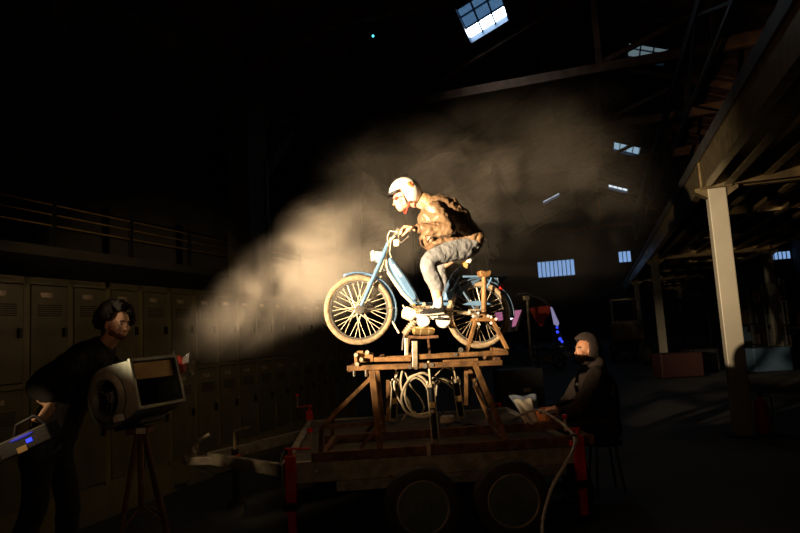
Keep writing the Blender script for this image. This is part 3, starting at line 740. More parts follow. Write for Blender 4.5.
# pedals
pdl = mt([(436, 311, -.13), (440, 319, -.13)], .010, 'pedal_crank', 'chrome')
MB().box(MP(438.5, 318.5, -.19), (.09, .09, .02)).obj('pedal', 'black', pdl, bevel=.004)
mt([(436, 311, .13), (431, 303, .13)], .010, 'pedal_crank', 'chrome')
MB().box(MP(438.5, 315, .19), (.09, .09, .02)).obj('pedal', 'black', mo, bevel=.004)
MB().cyl(MP(436, 311, -.14), MP(436, 311, .14), .014).obj('pedal_shaft', 'chrome', mo, smooth=True)
MB().cyl(rh-EY*.09, rh+EY*.09, .018).obj('rear_axle', 'chrome', mo, smooth=True)
mt([(457, 313, -.09), (470, 314.5, -.09)], .005, 'brake_rod', 'rawsteel')

# wheel clamp tripod that bolts the rear axle (part of the tilting frame)
wc = MP
def ap(px, py, t=-.17): return MP(px, py, t)
hd = mpr([(478, 271.5), (481, 270.5), (484, 272), (489, 270.5), (490, 273), (488.5, 277), (479.5, 277)], .09, 'clamp_head', 'rust', t=-.17, par=mp, bevel=.008)
MB().tube([ap(484.3, 276), ap(484.2, 290), ap(484, 312), ap(484.5, 320)], .02, rs=[.024, .024, .028, .06], n=12).obj('clamp_post', 'rust', mp, smooth=True)
mpr([(474, 318), (494, 318), (495, 321.5), (473, 321.5)], .16, 'clamp_base', 'rust', t=-.17, par=mp)
for px, py, t_ in ((468.5, 310, -.19), (468.5, 313.7, -.19), (468.5, 310, -.12), (468.5, 313.7, -.12)):
    MB().beam(ap(px, py, t_), ap(484, py-.3, t_), .02, .014).obj('clamp_bar', 'rawsteel', mp, bevel=.002)
for px, py in ((469, 312), (473, 316), (488, 316), (491, 317), (478, 313), (496, 319), (479, 324), (491, 323)):
    MB().cyl(ap(px, py, -.26), ap(px, py, -.1), .012, n=8).obj('bolt', 'chrome', mp, smooth=True)
for t_ in (-.24, -.08):
    zt_ = SN(467, 355).z
    a = ap(475.5, 321, t_); b_ = ap(466.5, 352, t_-.02 if t_ < -.1 else t_+.1)
    MB().beam(a, b_, .03, .035, up=EY).obj('clamp_leg', 'rust', mp, bevel=.003)
    a = ap(492.5, 321, t_); b_ = ap(508, 350.5, t_-.02 if t_ < -.1 else t_+.1)
    MB().beam(a, b_, .03, .035, up=EY).obj('clamp_leg', 'rust', mp, bevel=.003)
# mount struts from the frame to the engine
for px0, py0, px1, py1 in ((410, 337, 406, 356), (428, 338, 430, 356)):
    MB().beam(MP(px0, py0, .02), SN(px1, py1, .3), .018, .018, up=(0, 1, 0)).obj('mount_strut', 'darkrust', mp, bevel=.002)

# ================================================================== CYLINDERS AND HOSES
def cylinder(top, bot, lab, r=.022):
    t = thing('hydraulic_cylinder', lab, 'cylinder', bot, 'slim pneumatic cylinders under the rig')
    top = V(top); bot = V(bot); d = (bot-top); L = d.length; u = d.normalized()
    MB().cyl(top, top+u*L*.3, .009).obj('piston_rod', 'spoke', t, smooth=True)
    a = top+u*L*.28; b_ = top+u*L*.94
    bar = MB().cyl(a, b_, r).obj('barrel', 'darkmetal', t, smooth=True)
    for k in (0, .45, .97):
        c = a+(b_-a)*k; MB().cyl(c-u*.012, c+u*.014, r+.009, n=6).obj('collar', 'rawsteel', bar)
    sx = V((1, 0, 0))
    for s in (-1, 1):
        MB().tube([a+sx*s*(r+.006), b_+sx*s*(r+.006)], .005).obj('tie_rod', 'spoke', bar, smooth=True)
    MB().cyl(b_, bot, .012, .008).obj('rod_eye', 'chrome', t, smooth=True)
    MB().tube([a+sx*-.02+u*-.03, a+sx*-.035+u*.0, a+sx*-.03+u*.04], .008).obj('clevis', 'rawsteel', t, smooth=True)
    MB().tube([a+sx*.02+u*-.03, a+sx*.035+u*.0, a+sx*.03+u*.04], .008).obj('clevis', 'rawsteel', t, smooth=True)
    MB().box(a+u*.16+V((0, -.025, 0)), (.05, .03, .05)).obj('valve', 'brass', bar, bevel=.005)
cylinder(SN(428.5, 361, .03), SN(436, 447, .1), 'long slim steel cylinder hanging nearest, in front of the hose coil')
cylinder(SN(453, 364, .2), SN(462, 421, .3), 'slim steel cylinder hanging right of the hose coil')
cylinder(SN(396, 366, .35), SN(393, 424, .4), 'dim slim cylinder hanging left of the hose coil')
def hose(pts, lab, r=.009, m_='hose', cat='hose', nm='air_hose', group=None):
    pts = [V(p) for p in pts]; q = []
    for i in range(len(pts)-1):
        a, b_, c, d = pts[max(i-1, 0)], pts[i], pts[i+1], pts[min(i+2, len(pts)-1)]
        for k in range(8):
            t_ = k/8; q.append(.5*((2*b_)+(c-a)*t_+(2*a-5*b_+4*c-d)*t_*t_+(3*b_-a-3*c+d)*t_**3))
    q.append(pts[-1])
    return tag(MB().tube(q, r).obj(nm, m_, smooth=True), lab, cat, group)
G_ = 'looped air hoses under the rig'
def sn(l): return [SN(*p) for p in l]
hose(sn([(430, 376, .08), (422, 373, .05), (411, 378, .04), (404, 388, .03), (401.5, 400, .03), (405, 410, .03), (414, 416, .03), (424, 417, .03), (431, 415, .06)]), 'outermost cream air hose curling left to the cylinder', .010, group=G_)
hose(sn([(404, 366, .1), (401, 378, .12), (402, 390, .1), (409, 402, .1), (412, 412, .1), (420, 414.5, .08), (430, 412, .1)]), 'cream air hose dropping straight from the rail on the left', .009, group=G_)
hose(sn([(428, 384, .06), (423, 378, .05), (416, 375, .05), (409, 378, .05), (408, 381, .06)]), 'short bright cream hose arching over the coil', .010, group=G_)
hose(sn([(427, 388, .05), (422, 381, .05), (415, 378, .04), (408, 384, .05), (405, 396, .08), (409, 408, .1), (416, 413, .1)]), 'cream air hose just inside the outermost loop', .008, group=G_)
hose(sn([(432, 376, .1), (440, 380, .12), (446, 392, .15), (446, 405, .15), (441, 415, .15), (433, 419, .15)]), 'dark thin hose looping on the right of the near cylinder', .006, 'blackhose', group=G_)
hose(sn([(450, 382, .2), (444, 379, .18), (438, 380, .16), (434, 384, .14)]), 'pale hose arching between the two cylinders', .009, group=G_)
hose(sn([(452, 388, .22), (446, 383, .2), (440, 382, .18), (437, 386, .16), (436, 396, .16)]), 'second pale hose arching between the cylinders, slightly lower', .007, group=G_)
hose(sn([(452, 370, .2), (444, 368, .15), (437, 374, .12), (431, 380, .1)]), 'thin hose slanting down from the rail to the near cylinder', .006, 'hose', group=G_)
hose(sn([(398, 372, .3), (394, 384, .3), (398, 398, .28), (406, 412, .25), (402, 420, .25)]), 'twisting cream hose hanging at the left behind the coil', .008, group=G_)
hose(sn([(405, 372, .2), (411, 386, .2), (420, 398, .2), (424, 408, .18), (420, 415, .2)]), 'thin pale hose crossing inside the coil', .006, group=G_)
hose(sn([(484, 364, .2), (476, 380, .25), (470, 396, .3), (472, 412, .3)]), 'black hose hanging beside the right trestle leg', .008, 'blackhose', group=G_)
# cables lying on the deck
for i, (l, c_) in enumerate([([(455, 428), (470, 424), (490, 430), (505, 426), (515, 418)], 'black cable lying on the deck toward the pale cloth'), ([(440, 432), (452, 422), (462, 425), (450, 434), (436, 433)], 'black cable bundled on the deck under the coil')]):
    hose([PZ(x, y, DZ+.012) for x, y in l], c_, .009, 'blackhose', 'cable', 'cable')
vb = MB().box(SN(447, 419, .35), (.12, .08, .06)).obj('valve_block', 'rawsteel', bevel=.008); tag(vb, 'small metal valve block under the hose coil', 'valve')
vb.location = (0, 0, 0)

# ================================================================== PEOPLE
def head(b, c, fwd, up, s=1.0):
    """head solid: c = centre of skull, s = scale (1 -> 0.235 m tall)"""
    f = V(fwd).normalized(); u = V(up); u = (u-f*u.dot(f)).normalized(); l = u.cross(f)
    c = V(c)
    def e(x, y, z, a, bb, cc): b.ell(c+(f*x+l*y+u*z)*s, f*a*s, l*bb*s, u*cc*s, 20, 14)
    e(-.010, 0, .025, .096, .076, .088)          # skull
    e(.030, 0, -.030, .062, .060, .075)          # face
    e(.052, 0, -.082, .036, .040, .030)          # chin and jaw
    e(.020, 0, -.065, .055, .052, .035)
    e(.078, 0, .022, .018, .048, .012)           # brow
    e(.093, 0, -.018, .011, .009, .026)          # nose bridge
    e(.104, 0, -.036, .014, .013, .011)          # nose tip
    e(.088, 0, -.060, .010, .022, .006)          # upper lip
    e(.085, 0, -.071, .010, .019, .006)          # lower lip
    for d in (-1, 1):
        e(-.004, d*.077, -.015, .020, .010, .032) # ear
        e(.060, d*.040, -.030, .024, .020, .018)  # cheek
    return f, l, u
def eyes(par, c, f, l, u, s=1.0):
    for d in (-1, 1):
        MB().ball(V(c)+(f*.074+l*d*.030+u*.002)*s, .012*s).obj('eye', 'eyewhite', par, smooth=True)
        MB().ball(V(c)+(f*.083+l*d*.030+u*.002)*s, .006*s).obj('iris', 'black', par, smooth=True)
def hand(b, wrist, fwd, palm_n, s=1.0, curl=1.0, thumb=1):
    """wrist point, direction of the fingers, palm normal (towards palm side); thumb: side sign"""
    f = V(fwd).normalized(); n = V(palm_n); n = (n-f*n.dot(f)).normalized(); t = n.cross(f)*thumb
    w_ = V(wrist)
    b.loft([w_-f*.02, w_+f*.02*s, w_+f*.055*s, w_+f*.085*s], [(.028, .022), (.034*s, .018*s), (.042*s, .016*s), (.040*s, .013*s)], t)
    for i, (o, L) in enumerate(((.030, .070), (.010, .080), (-.010, .074), (-.029, .058))):
        p = w_+f*.078*s+t*o*s; a = .25*curl; pts = [p-f*.015]
        d = f.copy(); q = p
        for k, seg in enumerate((.42, .32, .26)):
            ang = (.55, .95, .7)[k]*curl; d = (d*math.cos(ang)+n*math.sin(ang)).normalized()
            # rotate the reference so the next bend continues the curl
            nn = (n-d*n.dot(d)); n_ = nn.normalized() if nn.length > .05 else -f
            q = q+d*L*seg*s; pts.append(q)
            if d.dot(n) > .9: pass
        b.loft(pts, [(.0095*s, .0095*s)]*2+[(.0088*s, .0088*s), (.0075*s, .0075*s)], t, n=10, sub=3)
    p = w_+f*.02*s+t*.026*s
    b.loft([p, p+(f*.3+t*.7+n*.3)*.045*s, p+(f*.75+t*.55+n*.7)*.07*s, p+(f*.95+t*.3+n*.95)*.08*s], [(.013*s, .013*s), (.011*s, .011*s), (.010*s, .010*s), (.008*s, .008*s)], n, n=10, sub=3)

# ---- rider
rd = thing('person', 'person in brown leather jacket and white helmet crouched over the moped handlebars', 'person', MP(467, 262))
Hc = MP(404.5, 197.5, -.0)
HF = (EX*-1+EZ*-.22).normalized()
J = dict(pel=MP(465, 244), wai=MP(457, 232), mid=MP(445, 221), che=MP(434, 212), nek=MP(423, 203.5),
         shN=MP(433, 209, -.18), elN=MP(449, 229, -.29), wrN=MP(414.5, 228.3, -.285), shF=MP(430, 208, .18), elF=MP(440, 229, .29), wrF=MP(414.5, 228, .285),
         hiN=MP(463, 247, -.09), knN=MP(428.5, 262, -.19), anN=MP(438.5, 304, -.18), hiF=MP(464, 247, .09), knF=MP(440, 266, .20), anF=MP(440, 301, .19))
b = MB()
b.loft([J['pel'], J['wai'], J['mid'], J['che'], MP(428, 207)], [(.15, .11), (.13, .10), (.15, .11), (.16, .11), (.08, .07)], EY)
b.loft([MP(430, 209), J['nek'], Hc+HF*.0-EZ*.03], [(.065, .06), (.055, .055), (.05, .05)], EY)
HSC = 1.08
f_, l_, u_ = head(b, Hc, HF, EZ, HSC)
for s in 'NF':
    sd_ = EY if s == 'N' else -EY
    b.loft([J['che'], J['sh'+s], J['el'+s], J['wr'+s]], [(.07, .07), (.055, .055), (.042, .042), (.027, .024)], EX)
    b.loft([J['hi'+s], J['kn'+s], (J['kn'+s]+J['an'+s])/2+EX*.01, J['an'+s], J['an'+s]+EZ*-.035], [(.085, .09), (.058, .062), (.052, .056), (.035, .038), (.04, .05)], EY)
    b.loft([J['an'+s]+EZ*-.045+EX*.03, J['an'+s]+EZ*-.06+EX*-.06, J['an'+s]+EZ*-.075+EX*-.15], [(.033, .03), (.038, .028), (.034, .018)], EY)
    hand(b, J['wr'+s], (EX*-1+EZ*.15), (EZ*-1+EX*-.25), 1.1, 1.25, thumb=(1 if s == 'F' else -1))
body = b.obj('body', 'skin', rd, remesh=.006)
eyes(rd, Hc, f_, l_, u_, HSC)
# jacket
b = MB()
b.loft([MP(470, 239.5), MP(463, 232), MP(453, 222), MP(443, 213.5), MP(434, 207), MP(427, 202.5)], [(.185, .105), (.185, .13), (.20, .165), (.21, .165), (.18, .13), (.10, .085)], EY, n=28)
b.loft([MP(466, 240), MP(448, 242), MP(430, 246)], [(.16, .05), (.17, .06), (.15, .045)], EY)
b.loft([MP(424, 214), MP(427, 230), MP(428, 243)], [(.12, .05), (.15, .07), (.15, .055)], EY)
for s, k in (('N', -1), ('F', 1)):
    el = J['el'+s]
    b.loft([J['sh'+s]+EX*.03-EY*.03*k, J['sh'+s]+(el-J['sh'+s])*.5, el], [(.085, .09), (.078, .082), (.066, .070)], EX)
    b.loft([el, el+(J['wr'+s]-el)*.5+EZ*-.008, J['wr'+s]+EX*.045], [(.068, .068), (.06, .068), (.036, .038)], EY)
jk = b.obj('jacket', 'leather', rd, remesh=.009, wrinkle=.042, wscale=.07)
for s in 'NF':
    d = (J['wr'+s]-J['el'+s]).normalized()
    MB().loft([J['wr'+s]-d*.07, J['wr'+s]-d*.03], [(.041, .043)]*2, EY).obj('cuff', 'leather', jk, smooth=True)
MB().loft([MP(428, 203), MP(423.5, 200.0), MP(420.5, 199)], [(.10, .085), (.085, .08), (.075, .07)], EY).obj('collar', 'leatherlight', jk, remesh=.007, wrinkle=.015, wscale=.05)
MB().loft([MP(473.5, 241, 0), MP(471.5, 236.5, 0)], [(.17, .095), (.175, .105)], EY, n=28).obj('waistband', 'leatherlight', jk, remesh=.009, wrinkle=.02, wscale=.04)
# jeans
b = MB()
b.loft([MP(473, 237.5), MP(468, 245), MP(464, 250)], [(.155, .10), (.165, .12), (.15, .10)], EY)
for s in 'NF':
    k = -1 if s == 'N' else 1
    b.loft([MP(466, 247, k*.09), MP(449, 252.0, k*.14), J['kn'+s], J['kn'+s]+(J['an'+s]-J['kn'+s])*.5+EX*.015, J['an'+s]+EZ*.135], [(.09, .115), (.08, .095), (.068, .075), (.062, .070), (.056, .064)], EY)
b.obj('jeans', 'denim', rd, remesh=.009, wrinkle=.02, wscale=.07)
for s in 'NF':
    a = J['an'+s]
    b = MB(); b.loft([a+EZ*.06, a, a+EZ*-.04+EX*-.01], [(.042, .045), (.040, .045), (.042, .052)], EY); b.obj('sock', 'sock', rd, remesh=.006)
    b = MB(); b.loft([a+EZ*-.040+EX*.03, a+EZ*-.055+EX*-.04, a+EZ*-.07+EX*-.11, a+EZ*-.075+EX*-.16], [(.040, .036), (.045, .038), (.045, .028), (.035, .018)], EY)
    so = b.obj('shoe', 'black', rd, remesh=.006)
    b = MB(); b.loft([a+EZ*-.085+EX*.04, a+EZ*-.09+EX*-.06, a+EZ*-.088+EX*-.17], [(.04, .01), (.044, .01), (.036, .008)], EY); b.obj('sole', 'sock', so, smooth=True)
    MB().tube([a+EZ*-.03+EX*-.06+EY*-.035, a+EZ*-.028+EX*-.07, a+EZ*-.03+EX*-.06+EY*.035], .006).obj('laces', 'sock', so, smooth=True)
# helmet
hc = Hc+(-f_*.018+u_*.036)*HSC
def keep(cc):
    x, y, z = cc.dot(f_), cc.dot(l_), cc.dot(u_)
    if z < -.105: return False
    if x > .058 and z < .030: return False
    return True
hm = MB().ell(hc, f_*.146, l_*.128, u_*.142, 48, 30, keep).obj('helmet', 'helmetwhite', rd, smooth=True, solid=.012, fix=False)
rimpts = []
MB().tube([hc+f_*.062+l_*.118+u_*.03, hc+f_*.056+l_*.122-u_*.04, hc+f_*.045+l_*.105-u_*.10, hc-f_*.0+l_*.095-u_*.115], .008).obj('helmet_trim', 'leather', hm, smooth=True)
MB().tube([hc+f_*.062-l_*.118+u_*.03, hc+f_*.056-l_*.122-u_*.04, hc+f_*.045-l_*.105-u_*.10, hc-f_*.0-l_*.095-u_*.115], .008).obj('helmet_trim', 'leather', hm, smooth=True)
vp = []
for i in range(13):
    a = math.radians(-58+116*i/12); vp.append((a))
vs = [hc+f_*.140*math.cos(a)+l_*.126*math.sin(a)+u_*.034 for a in vp]+[hc+f_*(.185*math.cos(a))+l_*.120*math.sin(a)+u_*.008 for a in vp]
MB().add(vs, [(i, i+1, 14+i, 13+i) for i in range(12)]).obj('peak', 'darkmetal', hm, smooth=True, solid=.005, fix=False)
for d in (-1, 1):   # round orange emblem on each side
    nrm = (l_*d*.9-f_*.35+u_*.40).normalized()
    k = 1/math.sqrt((nrm.dot(f_)/.146)**2+(nrm.dot(l_)/.128)**2+(nrm.dot(u_)/.142)**2)
    c = hc+nrm*(k+.001)
    MB().lathe([(.0, .006), (.022, .005), (.038, -.001), (.038, -.008), (0, -.008)], c, nrm, 28).obj('emblem', 'orange', hm, smooth=True)
    MB().tube(arc(c+nrm*.005, nrm.cross(u_).normalized(), nrm.cross(nrm.cross(u_)).normalized(), .020, 0, 360, 20), .003).obj('emblem_ring', 'leatherlight', hm, smooth=True)
    MB().tube([hc+f_*.01+l_*d*.11-u_*.10, hc+f_*.045+l_*d*.06-u_*.165, hc+f_*.05+l_*0-u_*.185], .007).obj('chin_strap', 'redfabric', hm, smooth=True)
gc = Hc+(f_*.088+u_*.004)*HSC
gg = MB()
for d in (-1, 1): gg.ell(gc+l_*d*.033*HSC+f_*-.004, f_*.010, l_*.028, u_*.018)
gg.tube([gc+l_*.035, gc+f_*.01, gc-l_*.035], .005)
for d in (-1, 1): gg.tube([gc+l_*d*.055-f_*.005, gc+l_*d*.08-f_*.10], .005)
gg.obj('sunglasses', 'goggle', rd, smooth=True)

# ---- curly haired man at the blower
mn = thing('person', 'curly dark haired man in black shirt leaning over the blower at left', 'person', V((P(72, 455, 4.5).x, 4.5, 0)))
hcM = P(117, 323.5, 4.42)
fM = V((.86, -.44, -.10)).normalized()
b = MB()
fM, lM, uM = head(b, hcM, fM, (0.08, 0, 1), 1.02)
pel = P(46, 450, 4.5); che = P(86, 368, 4.45); nk = P(106, 343, 4.47)
b.loft([pel, (pel+che)/2+V((-.02, 0, 0)), che, nk+V((-.03, 0, -.03))], [(.16, .11), (.15, .11), (.18, .12), (.09, .07)], (.2, 1, 0))
b.loft([nk+V((-.03, 0, -.04)), hcM+V((0, 0, -.06))], [(.06, .06), (.055, .055)], (0, 1, 0))
shR = P(72, 362, 4.26); elR = P(36, 386, 4.15); wrR = P(50, 405, 4.02)
shL = P(104, 360, 4.65); elL = P(135, 385, 4.62); wrL = P(165, 363, 4.52)
b.loft([che, shR, elR, wrR], [(.07, .07), (.06, .06), (.045, .045), (.028, .026)], (0, 0, 1))
b.loft([che, shL, elL, wrL], [(.07, .07), (.06, .06), (.045, .045), (.028, .026)], (0, 0, 1))
hand(b, wrR+V((0, 0, 0)), (-.35, -.1, -.75), (-.8, .3, .3), 1.1, 1.1, thumb=-1)
hand(b, wrL, (.9, 0, -.05), (0, .1, -1), 1.1, 1.1, thumb=1)
for d, y in ((-1, 4.38), (1, 4.62)):
    hp = V((pel.x, y, pel.z-.02)); kn_ = V((pel.x+.04+.05*d, y, .5)); an_ = V((pel.x-.04+.12*d, y, .09))
    b.loft([hp, kn_, an_, an_+V((0, 0, -.04))], [(.085, .09), (.06, .06), (.04, .04), (.04, .05)], (0, 1, 0))
    b.loft([an_+V((-.03, 0, -.05)), an_+V((.10, 0, -.06)), an_+V((.17, 0, -.065))], [(.035, .028), (.04, .022), (.03, .014)], (0, 1, 0))
b.obj('body', 'skin', mn, remesh=.007)
eyes(mn, hcM, fM, lM, uM, 1.02)
b = MB()
b.loft([pel+V((0, 0, -.06)), (pel+che)/2+V((-.02, 0, 0)), che+V((0, 0, .01)), nk+V((-.04, 0, -.05))], [(.19, .14), (.18, .14), (.23, .17), (.13, .11)], (.2, 1, 0))
b.loft([che+V((0, 0, .03)), shR, elR, wrR+V((0, .01, .04))], [(.08, .09), (.08, .08), (.062, .062), (.042, .042)], (0, 0, 1))
b.loft([che+V((0, 0, .03)), shL, elL, wrL+V((-.04, .0, -.01))], [(.08, .09), (.08, .08), (.062, .062), (.042, .042)], (0, 0, 1))
sh_ = b.obj('shirt', 'blackcloth', mn, remesh=.009, wrinkle=.03, wscale=.09)
MB().loft([nk+V((-.035, 0, -.045)), nk+V((-.01, 0, -.01))], [(.085, .08), (.075, .072)], (0, 1, 0)).obj('collar', 'blackcloth', sh_, smooth=True)
b = MB()
b.loft([pel+V((0, 0, .04)), pel+V((0, 0, -.08))], [(.18, .125), (.175, .12)], (.2, 1, 0))
for d, y in ((-1, 4.38), (1, 4.62)):
    hp = V((pel.x, y, pel.z-.02)); kn_ = V((pel.x+.04+.05*d, y, .5)); an_ = V((pel.x-.04+.12*d, y, .09))
    b.loft([hp, kn_, an_], [(.10, .11), (.08, .085), (.07, .075)], (0, 1, 0))
b.obj('trousers', 'blackcloth', mn, remesh=.01, wrinkle=.02, wscale=.1)
for d, y in ((-1, 4.38), (1, 4.62)):
    an_ = V((pel.x-.04+.12*d, y, .09))
    MB().loft([an_+V((-.04, 0, -.045)), an_+V((.08, 0, -.05)), an_+V((.2, 0, -.06))], [(.043, .04), (.048, .035), (.036, .022)], (0, 1, 0)).obj('shoe', 'black', mn, smooth=True)
b = MB()
rnd = random.Random(3)
for i in range(150):
    a = rnd.uniform(0, 2*math.pi); z = rnd.uniform(-.35, 1)
    r_ = math.sqrt(max(0, 1-z*z)); x = r_*math.cos(a); y = r_*math.sin(a)
    if x > .45 and z < .62: continue
    if z < -.05 and x > -.1: continue
    c = hcM+fM*(x*.122-.026)+lM*y*.108+uM*(z*.122+.024)
    b.ball(c, rnd.uniform(.024, .042), 8)
b.obj('hair', 'hair', mn, remesh=.006, wrinkle=.02, wscale=.02)
for d in (-1, 1): MB().ell(hcM+fM*.092+lM*d*.030+uM*.020, fM*.008, lM*.022, uM*.006).obj('eyebrow', 'hair', mn, smooth=True)

def beard(par, c, f, l, u, m_, sc_=1.0):
    b = MB()
    for dx, dy, dz, a_, b2, c_ in ((.058, 0, -.090, .036, .040, .024), (.020, .052, -.066, .036, .010, .026), (.020, -.052, -.066, .036, .010, .026), (.090, 0, -.050, .009, .024, .006), (.050, .030, -.082, .036, .018, .020), (.050, -.030, -.082, .036, .018, .020)):
        b.ell(V(c)+(f*dx+l*dy+u*dz)*sc_, f*a_*sc_, l*b2*sc_, u*c_*sc_)
    return b.obj('beard', m_, par, remesh=.005)
beard(mn, hcM, fM, lM, uM, 'stubble', 1.02)

# ---- hooded man behind the trailer
Y2 = 5.75
hm2 = thing('person', 'person in dark hooded sweatshirt seated behind the trailer looking up at the rider', 'person', V((P(590, 400, Y2).x, Y2, 0)))
hcH = P(585.5, 350, Y2)
fH = V((-.93, -.25, .12)).normalized()
b = MB()
fH, lH, uH = head(b, hcH, fH, (.12, 0, 1), 1.0)
pelH = P(601, 425, Y2+.05); cheH = P(593, 385, Y2); nkH = P(591, 364, Y2)
sdH = V((.25, -1, 0))
b.loft([pelH, (pelH+cheH)/2, cheH, nkH+V((0.01, 0, -.04))], [(.16, .11), (.15, .11), (.18, .12), (.08, .07)], sdH)
b.loft([nkH+V((.01, 0, -.05)), hcH+V((.01, 0, -.05))], [(.06, .06), (.055, .055)], sdH)
arms = {'N': (P(596, 376, Y2-.2), P(578, 408, Y2-.32), P(560, 412, Y2-.12)), 'F': (P(587, 374, Y2+.2), P(570, 398, Y2+.28), P(556, 408, Y2+.15))}
for s in 'NF':
    a, e_, w_ = arms[s]
    b.loft([cheH, a, e_, w_], [(.07, .07), (.06, .06), (.045, .045), (.028, .026)], (0, 0, 1))
    hand(b, w_, (-1, .05, -.05), (0, 0, -1), 1.05, .8, thumb=(-1 if s == 'N' else 1))
legs = {}
for s, d in (('N', -.17), ('F', .15)):
    hp = pelH+V((0, d*.6, -.02)); k_ = V((pelH.x-.36, Y2+d*1.5, .56)); a_ = V((pelH.x-.28, Y2+d*1.6, .09)); legs[s] = (hp, k_, a_)
    b.loft([hp, k_, a_, a_+V((0, 0, -.04))], [(.085, .085), (.06, .06), (.04, .04), (.04, .05)], (0, 1, 0))
    b.loft([a_+V((.03, 0, -.05)), a_+V((-.10, 0, -.06)), a_+V((-.17, 0, -.065))], [(.035, .028), (.04, .022), (.03, .014)], (0, 1, 0))
b.obj('body', 'skindark', hm2, remesh=.007)
eyes(hm2, hcH, fH, lH, uH)
beard(hm2, hcH, fH, lH, uH, 'stubble')
for d in (-1, 1): MB().ell(hcH+fH*.090+lH*d*.030+uH*.020, fH*.008, lH*.020, uH*.005).obj('eyebrow', 'hair', hm2, smooth=True)
b = MB()
b.loft([pelH+V((0, 0, -.05)), (pelH+cheH)/2+V((.02, 0, 0)), cheH+V((.02, 0, .01)), nkH+V((.03, 0, -.06))], [(.21, .16), (.21, .17), (.24, .17), (.13, .11)], sdH, n=28)
for s in 'NF':
    a, e_, w_ = arms[s]; b.loft([cheH+V((0, 0, .03)), a, e_, w_+(e_-w_)*.12], [(.09, .1), (.085, .085), (.07, .07), (.045, .045)], (0, 0, 1))
sw = b.obj('sweatshirt', 'hoodie', hm2, remesh=.01, wrinkle=.035, wscale=.1)
def keep2(cc):
    x, y, z = cc.dot(fH), cc.dot(lH), cc.dot(uH)
    return not (x > .045 and z < .082)
b = MB().ell(hcH+(-fH*.012+uH*.008), fH*.135, lH*.120, uH*.150, 40, 26, keep2)
b.obj('hood', 'hoodie', sw, smooth=True, solid=.018, fix=False, wrinkle=.01, wscale=.06)
b = MB(); b.loft([hcH+(-fH*.07-uH*.02), hcH+(-fH*.08-uH*.10), nkH+V((.04, 0, -.03))], [(.10, .06), (.12, .08), (.14, .10)], sdH); b.obj('hood_back', 'hoodie', sw, remesh=.01)
b = MB(); b.loft([pelH+V((0, 0, .02)), pelH+V((0, 0, -.07))], [(.19, .14), (.18, .13)], sdH)
for s in 'NF':
    hp, k_, a_ = legs[s]; b.loft([hp, k_, a_], [(.10, .10), (.085, .085), (.07, .075)], (0, 1, 0))
b.obj('trousers', 'blackcloth', hm2, remesh=.01, wrinkle=.02, wscale=.1)
for s in 'NF':
    a_ = legs[s][2]; MB().loft([a_+V((.04, 0, -.045)), a_+V((-.08, 0, -.05)), a_+V((-.2, 0, -.06))], [(.043, .04), (.048, .035), (.036, .022)], (0, 1, 0)).obj('shoe', 'black', hm2, smooth=True)
MB().tube(arc(cheH+V((-.16, -.05, .02)), (0, 0, 1), (1, 0, 0), .01, 0, 360, 8), .004).obj('zip_pull', 'chrome', sw)
# stool he sits on
sz = pelH.z-.13
stl = thing('stool', 'low dark round stool under the hooded man', 'stool', V((pelH.x, pelH.y, 0)))
MB().lathe([(0, 0), (.17, 0), (.18, .02), (.17, .04), (0, .04)], V((pelH.x, pelH.y, sz-.04)), (0, 0, 1)).obj('seat', 'black', stl, smooth=True)
for i in range(4):
    a = math.pi/4+i*math.pi/2
    MB().cyl(V((pelH.x+.12*math.cos(a), pelH.y+.12*math.sin(a), sz-.04)), V((pelH.x+.18*math.cos(a), pelH.y+.18*math.sin(a), 0)), .012).obj('leg', 'darkmetal', stl, smooth=True)

# ================================================================== BLOWER, TRIPOD, FOG GEAR
A_ = V((.44, .89, .02)).normalized()
U_ = V((-.20, .135, .97)); U_ = (U_-A_*U_.dot(A_)).normalized(); N_ = A_.cross(U_)
BC = P(108, 398, 3.95)
Bm = Matrix((N_, A_, U_)).transposed().to_4x4(); Bm.translation = BC
def BB(): return MB(Bm)
bl = thing('blower', 'grey centrifugal blower with round inlet on a tripod beside the curly haired man', 'fan', Bm @ V((.05, .15, -.22)))
R_ = .195; TK = .36
prof = [(R_*math.cos(math.radians(a)), R_*math.sin(math.radians(a))) for a in range(90, 301, 10)]
prof = [(.26, R_*.90), (.05, R_*1.0)]+prof+[(.16, -.165), (.26, -.13)]
b = BB()
n = len(prof)
vs = [(x, 0, z) for x, z in prof]+[(x, TK, z) for x, z in prof]
b.add(vs, [(i, i+1, n+i+1, n+i) for i in range(n-1)])
b.add([(x, TK, z) for x, z in prof], [tuple(range(n))])
hs = b.obj('scroll_housing', 'fandark', bl, smooth=True, solid=.006, fix=False)
# near side plate with the round inlet
b = BB(); k = 48; ir = .112
outer = []
def bound(a):
    # ray from the centre to the outline
    best = 9
    for i in range(n):
        x1, z1 = prof[i]; x2, z2 = prof[(i+1) % n]; dx, dz = math.cos(a), math.sin(a)
        den = dx*(z2-z1)-dz*(x2-x1)
        if abs(den) < 1e-9: continue
        t_ = (x1*(z2-z1)-z1*(x2-x1))/den; u__ = (x1*dz-z1*dx)/den
        if t_ > 0 and -1e-6 <= u__ <= 1+1e-6: best = min(best, t_)
    return best
vs = []
for i in range(k):
    a = 2*math.pi*i/k; r2 = bound(a); vs += [(ir*math.cos(a), 0, ir*math.sin(a)), (r2*math.cos(a), 0, r2*math.sin(a))]
b.add(vs, [(2*i, 2*((i+1) % k), 2*((i+1) % k)+1, 2*i+1) for i in range(k)])
b.obj('side_plate', 'fangrey', bl, solid=.005, fix=False)
BB().lathe([(ir+.055, -.003), (ir+.06, -.012), (ir+.03, -.03), (ir+.008, -.022), (ir-.005, .01), (ir, .012), (ir+.02, -.014)], (0, 0, 0), (0, 1, 0), 40, closed=True).obj('inlet_ring', 'fangrey', bl, smooth=True)
